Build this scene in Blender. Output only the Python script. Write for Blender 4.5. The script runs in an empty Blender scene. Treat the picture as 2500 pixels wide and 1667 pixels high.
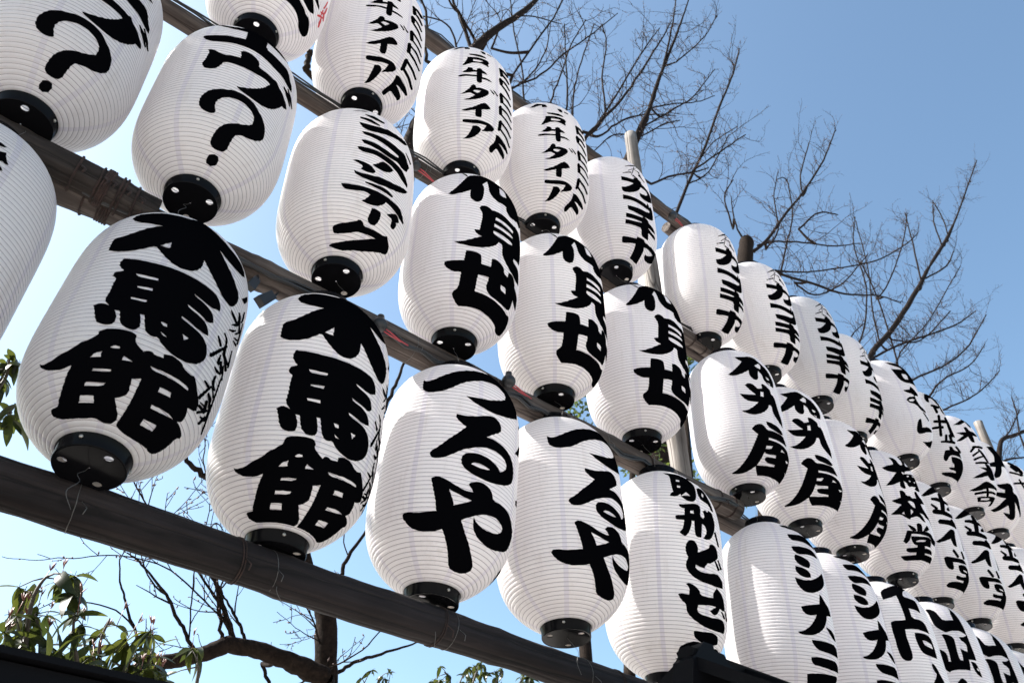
import bpy, math, random
import numpy as np
from mathutils import Vector, Matrix
from mathutils.geometry import delaunay_2d_cdt

random.seed(11)
SC = bpy.context.scene
COL = SC.collection
S = 0.2            # one lantern radius in metres
EYE = 1.6          # camera height above the ground

# ------------------------------------------------------------------ camera
YAW, PITCH, ROLL = 0.712, 0.688, 0.009
fw = Vector((math.sin(YAW) * math.cos(PITCH), math.cos(YAW) * math.cos(PITCH), math.sin(PITCH)))
rt = Vector((math.cos(YAW), -math.sin(YAW), 0))
up = rt.cross(fw)
rt2 = rt * math.cos(ROLL) + up * math.sin(ROLL)
up2 = up * math.cos(ROLL) - rt * math.sin(ROLL)
cam_data = bpy.data.cameras.new('camera')
cam = bpy.data.objects.new('camera', cam_data)
COL.objects.link(cam)
cam.matrix_world = Matrix(((rt2.x, up2.x, -fw.x, 0), (rt2.y, up2.y, -fw.y, 0), (rt2.z, up2.z, -fw.z, EYE), (0, 0, 0, 1)))
cam_data.sensor_width = 36
cam_data.lens = 36 * 2040.5 / 2500
cam_data.clip_start = 0.05
cam_data.clip_end = 3000
cam_data.dof.use_dof = True
cam_data.dof.focus_distance = 2.55
cam_data.dof.aperture_fstop = 9.0
SC.camera = cam

# ------------------------------------------------------------------ sky, sun, exposure
SUN_AZ, SUN_EL = math.radians(133), math.radians(43)
world = bpy.data.worlds.new('World')
SC.world = world
world.use_nodes = True
wn = world.node_tree.nodes
wn.clear()
sky = wn.new('ShaderNodeTexSky')
sky.sky_type = 'NISHITA'
sky.sun_disc = False
sky.sun_elevation = SUN_EL
sky.sun_rotation = (math.pi / 2 - SUN_AZ) % (2 * math.pi)
sky.air_density = 1.0
sky.dust_density = 2.0
sky.ozone_density = 0.7
bg = wn.new('ShaderNodeBackground')
bg.inputs['Strength'].default_value = 0.083
wo = wn.new('ShaderNodeOutputWorld')
tint = wn.new('ShaderNodeMix')          # the camera's white balance, the same over the whole sky
tint.data_type = 'RGBA'
tint.blend_type = 'MULTIPLY'
tint.inputs['Factor'].default_value = 1
tint.inputs['B'].default_value = (0.88, 1.0, 0.98, 1)
world.node_tree.links.new(sky.outputs[0], tint.inputs['A'])
world.node_tree.links.new(tint.outputs['Result'], bg.inputs[0])
world.node_tree.links.new(bg.outputs[0], wo.inputs[0])
sun_data = bpy.data.lights.new('sun', 'SUN')
sun_data.energy = 5.0
sun_data.angle = math.radians(0.5)
sun_data.color = (1.0, 0.955, 0.90)
sun = bpy.data.objects.new('sun', sun_data)
COL.objects.link(sun)
sun_dir = Vector((math.cos(SUN_EL) * math.cos(SUN_AZ), math.cos(SUN_EL) * math.sin(SUN_AZ), math.sin(SUN_EL)))
sun.rotation_euler = sun_dir.to_track_quat('Z', 'Y').to_euler()
sun.location = (0, 0, 30)
SC.view_settings.view_transform = 'Standard'
SC.view_settings.look = 'None'
SC.view_settings.gamma = 1
SC.view_settings.exposure = 1.78
SC.view_settings.use_curve_mapping = False
SC.cycles.max_bounces = 10
SC.cycles.diffuse_bounces = 5
SC.cycles.transmission_bounces = 8

# ------------------------------------------------------------------ helpers
def P3(p):
    return (p[0] * S, p[1] * S, p[2] * S + EYE)


def link(o, parent=None):
    COL.objects.link(o)
    if parent is not None:
        o.parent = parent
    return o


def tag(o, label=None, cat=None, group=None, kind=None):
    if label: o['label'] = label
    if cat: o['category'] = cat
    if group: o['group'] = group
    if kind: o['kind'] = kind
    return o


def empty(name, loc, rot=(0, 0, 0)):
    o = bpy.data.objects.new(name, None)
    o.location = loc
    o.rotation_euler = rot
    o.empty_display_size = 0.05
    return link(o)


def catmull(pts, m=4):
    P = [Vector(p[:3]) for p in pts]
    R = [p[3] for p in pts]
    e = [2 * P[0] - P[1]] + P + [2 * P[-1] - P[-2]]
    oP, oR = [], []
    for i in range(1, len(e) - 2):
        for k in range(m):
            t = k / m
            p0, p1, p2, p3 = e[i - 1:i + 3]
            oP.append(0.5 * ((2 * p1) + (p2 - p0) * t + (2 * p0 - 5 * p1 + 4 * p2 - p3) * t * t + (3 * p1 - p0 - 3 * p2 + p3) * t ** 3))
            oR.append(R[i - 1] + (R[i] - R[i - 1]) * t)
    oP.append(P[-1])
    oR.append(R[-1])
    return oP, oR


class MB:
    """collects vertices and faces for one mesh"""
    def __init__(self):
        self.v, self.f = [], []

    def add(self, verts, faces):
        k = len(self.v)
        self.v += [tuple(p) for p in verts]
        self.f += [tuple(i + k for i in f) for f in faces]

    def tube(self, pts, radii, n=8, caps=True, jitter=0.0, seed=0):
        pts = [Vector(p) for p in pts]
        rnd = random.Random(seed)
        k = len(self.v)
        ref = None
        for i, p in enumerate(pts):
            a = pts[max(i - 1, 0)]
            b = pts[min(i + 1, len(pts) - 1)]
            t = (b - a)
            t = t.normalized() if t.length > 1e-9 else Vector((0, 0, 1))
            if ref is None:
                ref = Vector((0, 0, 1)) if abs(t.z) < 0.9 else Vector((1, 0, 0))
            x = t.cross(ref).normalized()
            y = x.cross(t)
            ref = y
            r = radii[i] if hasattr(radii, '__len__') else radii
            for j in range(n):
                a_ = 2 * math.pi * j / n
                rr = r * (1 + (rnd.uniform(-jitter, jitter) if jitter else 0))
                self.v.append(tuple(p + x * (rr * math.cos(a_)) + y * (rr * math.sin(a_))))
        m = len(pts)
        for i in range(m - 1):
            for j in range(n):
                j2 = (j + 1) % n
                self.f.append((k + i * n + j, k + i * n + j2, k + (i + 1) * n + j2, k + (i + 1) * n + j))
        if caps:
            self.f.append(tuple(k + j for j in reversed(range(n))))
            self.f.append(tuple(k + (m - 1) * n + j for j in range(n)))

    def lathe(self, prof, n=32, origin=(0, 0, 0)):
        k = len(self.v)
        for r, z in prof:
            for j in range(n):
                a = 2 * math.pi * j / n
                self.v.append((origin[0] + r * math.cos(a), origin[1] + r * math.sin(a), origin[2] + z))
        for i in range(len(prof) - 1):
            for j in range(n):
                j2 = (j + 1) % n
                self.f.append((k + i * n + j, k + i * n + j2, k + (i + 1) * n + j2, k + (i + 1) * n + j))

    def mesh(self, name, mat, smooth=True):
        me = bpy.data.meshes.new(name)
        me.from_pydata(self.v, [], self.f)
        me.update()
        if smooth:
            me.polygons.foreach_set('use_smooth', [True] * len(me.polygons))
        if mat: me.materials.append(mat)
        return me

    def obj(self, name, mat, parent=None, smooth=True):
        return link(bpy.data.objects.new(name, self.mesh(name, mat, smooth)), parent)


# ------------------------------------------------------------------ materials
def new_mat(name):
    m = bpy.data.materials.new(name)
    m.use_nodes = True
    nt = m.node_tree
    nt.nodes.clear()
    out = nt.nodes.new('ShaderNodeOutputMaterial')
    return m, nt, out


def N(nt, kind, **kw):
    n = nt.nodes.new(kind)
    for k, v in kw.items():
        if k in ('operation', 'blend_type', 'data_type', 'noise_dimensions', 'feature', 'interpolation_type'):
            setattr(n, k, v)
        else:
            n.inputs[k].default_value = v
    return n


def math_node(nt, op, a, b=None):
    n = nt.nodes.new('ShaderNodeMath')
    n.operation = op
    for i, v in enumerate((a, b)):
        if v is None: continue
        if isinstance(v, (int, float)): n.inputs[i].default_value = v
        else: nt.links.new(v, n.inputs[i])
    return n.outputs[0]


def ramp(nt, fac, stops):
    n = nt.nodes.new('ShaderNodeValToRGB')
    e = n.color_ramp.elements
    while len(e) < len(stops): e.new(0.5)
    for el, (p, c) in zip(e, stops):
        el.position = p
        el.color = (*c, 1) if len(c) == 3 else c
    nt.links.new(fac, n.inputs[0])
    return n.outputs[0]


def simple(name, color, rough=0.5, metallic=0.0, noise=0.0, scale=20.0, spec=0.5):
    m, nt, out = new_mat(name)
    b = N(nt, 'ShaderNodeBsdfPrincipled', Roughness=rough, Metallic=metallic)
    b.inputs['Base Color'].default_value = (*color, 1)
    b.inputs['Specular IOR Level'].default_value = spec
    if noise:
        tc = nt.nodes.new('ShaderNodeTexCoord')
        nz = N(nt, 'ShaderNodeTexNoise', Scale=scale, Detail=4.0)
        nt.links.new(tc.outputs['Object'], nz.inputs['Vector'])
        lo = tuple(c * (1 - noise) for c in color)
        hi = tuple(min(1, c * (1 + noise)) for c in color)
        nt.links.new(ramp(nt, nz.outputs[0], [(0.3, lo), (0.7, hi)]), b.inputs['Base Color'])
    nt.links.new(b.outputs[0], out.inputs[0])
    return m


def paper_material():
    m, nt, out = new_mat('lantern_paper')
    tc = nt.nodes.new('ShaderNodeTexCoord')
    sep = nt.nodes.new('ShaderNodeSeparateXYZ')
    nt.links.new(tc.outputs['Object'], sep.inputs[0])
    x, y = sep.outputs[0], sep.outputs[1]
    ang = math_node(nt, 'ARCTAN2', y, x)
    sec = math.pi / 4
    fr = math_node(nt, 'PINGPONG', math_node(nt, 'ADD', ang, 4 * math.pi), sec / 2)     # 0 at the seams
    rad = math_node(nt, 'SQRT', math_node(nt, 'ADD', math_node(nt, 'MULTIPLY', x, x), math_node(nt, 'MULTIPLY', y, y)))
    arc = math_node(nt, 'MULTIPLY', fr, rad)
    # overlap of two paper strips, about 3 cm wide with a soft edge
    mr = nt.nodes.new('ShaderNodeMapRange')
    mr.inputs['From Min'].default_value = 0.0058
    mr.inputs['From Max'].default_value = 0.0078
    mr.inputs['To Min'].default_value = 1
    mr.inputs['To Max'].default_value = 0
    nt.links.new(arc, mr.inputs['Value'])
    seam = mr.outputs[0]
    nz = N(nt, 'ShaderNodeTexNoise', Scale=6.0, Detail=5.0, Roughness=0.6)
    nt.links.new(tc.outputs['Object'], nz.inputs['Vector'])
    oi = nt.nodes.new('ShaderNodeObjectInfo')
    nz.noise_dimensions = '4D'
    nt.links.new(math_node(nt, 'MULTIPLY', oi.outputs['Random'], 37.0), nz.inputs['W'])
    clean = ramp(nt, nz.outputs[0], [(0.25, (0.825, 0.80, 0.80)), (0.7, (0.875, 0.855, 0.855))])
    # each lantern has yellowed a little differently
    age = ramp(nt, oi.outputs['Random'], [(0.0, (1, 1, 1)), (0.5, (0.985, 0.975, 0.965)), (1.0, (0.96, 0.955, 0.965))])
    aged = nt.nodes.new('ShaderNodeMix')
    aged.data_type = 'RGBA'
    aged.blend_type = 'MULTIPLY'
    aged.inputs['Factor'].default_value = 1
    nt.links.new(clean, aged.inputs['A'])
    nt.links.new(age, aged.inputs['B'])
    # rain streaks and grime, long in height
    mp = nt.nodes.new('ShaderNodeMapping')
    mp.inputs['Scale'].default_value = (30, 30, 4)
    nt.links.new(tc.outputs['Object'], mp.inputs[0])
    st = N(nt, 'ShaderNodeTexNoise', Scale=1.0, Detail=5.0, Roughness=0.7)
    st.noise_dimensions = '4D'
    nt.links.new(math_node(nt, 'MULTIPLY', oi.outputs['Random'], 91.0), st.inputs['W'])
    nt.links.new(mp.outputs[0], st.inputs['Vector'])
    grime = nt.nodes.new('ShaderNodeMix')
    grime.data_type = 'RGBA'
    grime.blend_type = 'MULTIPLY'
    grime.inputs['Factor'].default_value = 1
    nt.links.new(aged.outputs['Result'], grime.inputs['A'])
    nt.links.new(ramp(nt, st.outputs[0], [(0.30, (0.90, 0.885, 0.87)), (0.46, (1, 1, 1))]), grime.inputs['B'])
    base = grime.outputs['Result']
    mix = nt.nodes.new('ShaderNodeMix')
    mix.data_type = 'RGBA'
    nt.links.new(seam, mix.inputs['Factor'])
    nt.links.new(base, mix.inputs['A'])
    mix.inputs['B'].default_value = (0.80, 0.77, 0.80, 1)
    dif = N(nt, 'ShaderNodeBsdfDiffuse')
    tra = N(nt, 'ShaderNodeBsdfTranslucent')
    tcol = nt.nodes.new('ShaderNodeMix')
    tcol.data_type = 'RGBA'
    nt.links.new(seam, tcol.inputs['Factor'])
    nt.links.new(base, tcol.inputs['A'])
    tcol.inputs['B'].default_value = (0.70, 0.665, 0.72, 1)
    nt.links.new(mix.outputs['Result'], dif.inputs['Color'])
    nt.links.new(tcol.outputs['Result'], tra.inputs['Color'])
    ms = nt.nodes.new('ShaderNodeMixShader')
    ms.inputs[0].default_value = 0.6
    nt.links.new(dif.outputs[0], ms.inputs[1])
    nt.links.new(tra.outputs[0], ms.inputs[2])
    pk = nt.nodes.new('ShaderNodeBump')          # puckers of the skin between the hoops
    pk.inputs['Strength'].default_value = 0.35
    pk.inputs['Distance'].default_value = 0.004
    mpk = nt.nodes.new('ShaderNodeMapping')
    mpk.inputs['Scale'].default_value = (55, 55, 16)
    nt.links.new(tc.outputs['Object'], mpk.inputs[0])
    pn = N(nt, 'ShaderNodeTexNoise', Scale=1.0, Detail=3.0)
    pn.noise_dimensions = '4D'
    nt.links.new(math_node(nt, 'MULTIPLY', oi.outputs['Random'], 53.0), pn.inputs['W'])
    nt.links.new(mpk.outputs[0], pn.inputs['Vector'])
    nt.links.new(pn.outputs[0], pk.inputs['Height'])
    nt.links.new(pk.outputs[0], dif.inputs['Normal'])
    gl = N(nt, 'ShaderNodeBsdfGlossy', Roughness=0.32)
    nt.links.new(pk.outputs[0], gl.inputs['Normal'])
    gl.inputs['Color'].default_value = (1, 1, 1, 1)
    fn = N(nt, 'ShaderNodeFresnel', IOR=1.38)
    ms2 = nt.nodes.new('ShaderNodeMixShader')
    nt.links.new(math_node(nt, 'MULTIPLY', fn.outputs[0], 0.7), ms2.inputs[0])
    nt.links.new(ms.outputs[0], ms2.inputs[1])
    nt.links.new(gl.outputs[0], ms2.inputs[2])
    nt.links.new(ms2.outputs[0], out.inputs[0])
    return m


def wood_material(name, dark, mid, light, axis, rust=0.0):
    """weathered log: grain, drying cracks and stains running along one axis"""
    m, nt, out = new_mat(name)
    tc = nt.nodes.new('ShaderNodeTexCoord')
    mp = nt.nodes.new('ShaderNodeMapping')
    sc = [14.0, 14.0, 14.0]
    sc[axis] = 0.8
    mp.inputs['Scale'].default_value = sc
    nt.links.new(tc.outputs['Object'], mp.inputs[0])
    grain = N(nt, 'ShaderNodeTexNoise', Scale=3.0, Detail=8.0, Roughness=0.65, Distortion=0.4)
    nt.links.new(mp.outputs[0], grain.inputs['Vector'])
    big = N(nt, 'ShaderNodeTexNoise', Scale=3.2, Detail=4.0)
    nt.links.new(tc.outputs['Object'], big.inputs['Vector'])
    col = ramp(nt, grain.outputs[0], [(0.25, dark), (0.5, mid), (0.78, light)])
    stain = ramp(nt, big.outputs[0], [(0.35, (0.55, 0.5, 0.47)), (0.6, (1, 1, 1))])
    mul = nt.nodes.new('ShaderNodeMix')
    mul.data_type = 'RGBA'
    mul.blend_type = 'MULTIPLY'
    mul.inputs['Factor'].default_value = 1
    nt.links.new(col, mul.inputs['A'])
    nt.links.new(stain, mul.inputs['B'])
    # long drying cracks
    mp2 = nt.nodes.new('ShaderNodeMapping')
    sc2 = [26.0, 26.0, 26.0]
    sc2[axis] = 0.35
    mp2.inputs['Scale'].default_value = sc2
    nt.links.new(tc.outputs['Object'], mp2.inputs[0])
    vor = N(nt, 'ShaderNodeTexVoronoi', Scale=1.0)
    vor.feature = 'DISTANCE_TO_EDGE'
    nt.links.new(mp2.outputs[0], vor.inputs['Vector'])
    crack = ramp(nt, vor.outputs['Distance'], [(0.0, (0.16, 0.13, 0.12)), (0.035, (1, 1, 1))])
    mul2 = nt.nodes.new('ShaderNodeMix')
    mul2.data_type = 'RGBA'
    mul2.blend_type = 'MULTIPLY'
    mul2.inputs['Factor'].default_value = 0.85
    nt.links.new(mul.outputs['Result'], mul2.inputs['A'])
    nt.links.new(crack, mul2.inputs['B'])
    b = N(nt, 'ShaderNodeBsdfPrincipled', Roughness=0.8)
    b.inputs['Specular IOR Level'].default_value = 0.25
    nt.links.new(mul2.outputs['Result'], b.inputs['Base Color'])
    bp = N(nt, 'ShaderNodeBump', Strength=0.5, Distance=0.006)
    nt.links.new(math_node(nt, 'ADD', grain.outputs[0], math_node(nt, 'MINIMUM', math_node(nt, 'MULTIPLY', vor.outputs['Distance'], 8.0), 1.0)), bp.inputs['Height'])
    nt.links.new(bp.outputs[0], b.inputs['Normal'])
    nt.links.new(b.outputs[0], out.inputs[0])
    return m


def bark_material():
    m, nt, out = new_mat('cherry_bark')
    tc = nt.nodes.new('ShaderNodeTexCoord')
    nz = N(nt, 'ShaderNodeTexNoise', Scale=30.0, Detail=6.0, Roughness=0.7)
    nt.links.new(tc.outputs['Object'], nz.inputs['Vector'])
    b = N(nt, 'ShaderNodeBsdfPrincipled', Roughness=0.85)
    b.inputs['Specular IOR Level'].default_value = 0.04
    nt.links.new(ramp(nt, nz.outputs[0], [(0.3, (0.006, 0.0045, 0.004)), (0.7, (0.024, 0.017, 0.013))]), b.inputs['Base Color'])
    bp = N(nt, 'ShaderNodeBump', Strength=0.8, Distance=0.012)
    nt.links.new(nz.outputs[0], bp.inputs['Height'])
    nt.links.new(bp.outputs[0], b.inputs['Normal'])
    nt.links.new(b.outputs[0], out.inputs[0])
    return m


def leaf_material(name, dark, light):
    m, nt, out = new_mat(name)
    oi = nt.nodes.new('ShaderNodeObjectInfo')
    geo = nt.nodes.new('ShaderNodeNewGeometry')
    mixr = math_node(nt, 'FRACT', math_node(nt, 'ADD', oi.outputs['Random'], geo.outputs['Random Per Island']))
    col = ramp(nt, mixr, [(0.0, dark), (1.0, light)])
    dif = N(nt, 'ShaderNodeBsdfPrincipled', Roughness=0.32)
    dif.inputs['Specular IOR Level'].default_value = 0.22
    tra = N(nt, 'ShaderNodeBsdfTranslucent')
    nt.links.new(col, dif.inputs['Base Color'])
    hsv = N(nt, 'ShaderNodeHueSaturation', Hue=0.47, Saturation=1.15, Value=2.6)
    nt.links.new(col, hsv.inputs['Color'])
    nt.links.new(hsv.outputs[0], tra.inputs['Color'])
    ms = nt.nodes.new('ShaderNodeMixShader')
    ms.inputs[0].default_value = 0.4
    nt.links.new(dif.outputs[0], ms.inputs[1])
    nt.links.new(tra.outputs[0], ms.inputs[2])
    nt.links.new(ms.outputs[0], out.inputs[0])
    return m


M_PAPER = paper_material()
M_RIB = simple('rib_wire', (0.38, 0.345, 0.37), 0.6)
M_INK = simple('black_ink', (0.0018, 0.0018, 0.0024), 0.7, spec=0.0)
M_RED = simple('red_ink', (0.55, 0.03, 0.035), 0.6)
M_CAP = simple('black_lacquer', (0.005, 0.005, 0.006), 0.14, spec=0.05)
M_RAW = simple('unpainted_card', (0.62, 0.57, 0.50), 0.8)
M_METAL = simple('rivet_metal', (0.35, 0.33, 0.30), 0.4, 0.8)
M_WIRE = simple('galvanised_wire', (0.12, 0.115, 0.11), 0.5, 0.6)
M_RUST = simple('rusty_wire', (0.026, 0.013, 0.010), 0.9, 0.0, noise=0.6, scale=60)
M_CABLE = simple('black_cable', (0.012, 0.012, 0.013), 0.5)
M_REDWIRE = simple('red_flex', (0.35, 0.03, 0.04), 0.5)
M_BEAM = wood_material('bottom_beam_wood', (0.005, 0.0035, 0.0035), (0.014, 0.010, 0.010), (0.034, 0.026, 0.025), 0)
M_LOG = wood_material('weathered_log', (0.022, 0.016, 0.014), (0.078, 0.062, 0.054), (0.20, 0.168, 0.146), 0)
M_SHADELOG = wood_material('shade_toned_log', (0.010, 0.007, 0.006), (0.036, 0.028, 0.024), (0.09, 0.073, 0.063), 0)  # darkened weathered log; the shade at the left end is in its colour
M_POST = wood_material('post_wood', (0.07, 0.061, 0.055), (0.165, 0.150, 0.138), (0.27, 0.25, 0.235), 2)
M_BARK = bark_material()
M_BUD = simple('cherry_bud', (0.10, 0.06, 0.05), 0.7)
M_LEAF = leaf_material('glossy_leaf', (0.009, 0.016, 0.006), (0.032, 0.042, 0.011))
M_LEAF2 = leaf_material('dark_leaf', (0.015, 0.028, 0.010), (0.045, 0.065, 0.018))
M_SHOOT = simple('red_shoot', (0.15, 0.05, 0.035), 0.5, noise=0.4, scale=40)
M_STEM = simple('green_brown_stem', (0.045, 0.035, 0.022), 0.7)
M_ROOF = simple('black_sheet_roof', (0.004, 0.004, 0.005), 0.6, spec=0.06)
M_GROUND = simple('pale_paving', (0.34, 0.315, 0.29), 0.85, noise=0.15, scale=3)

# ------------------------------------------------------------------ ground
gm = MB()
gm.add([(-400, -400, 0), (400, -400, 0), (400, 400, 0), (-400, 400, 0)], [(0, 1, 2, 3)])
tag(gm.obj('ground', M_GROUND, smooth=False), kind='structure')

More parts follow.
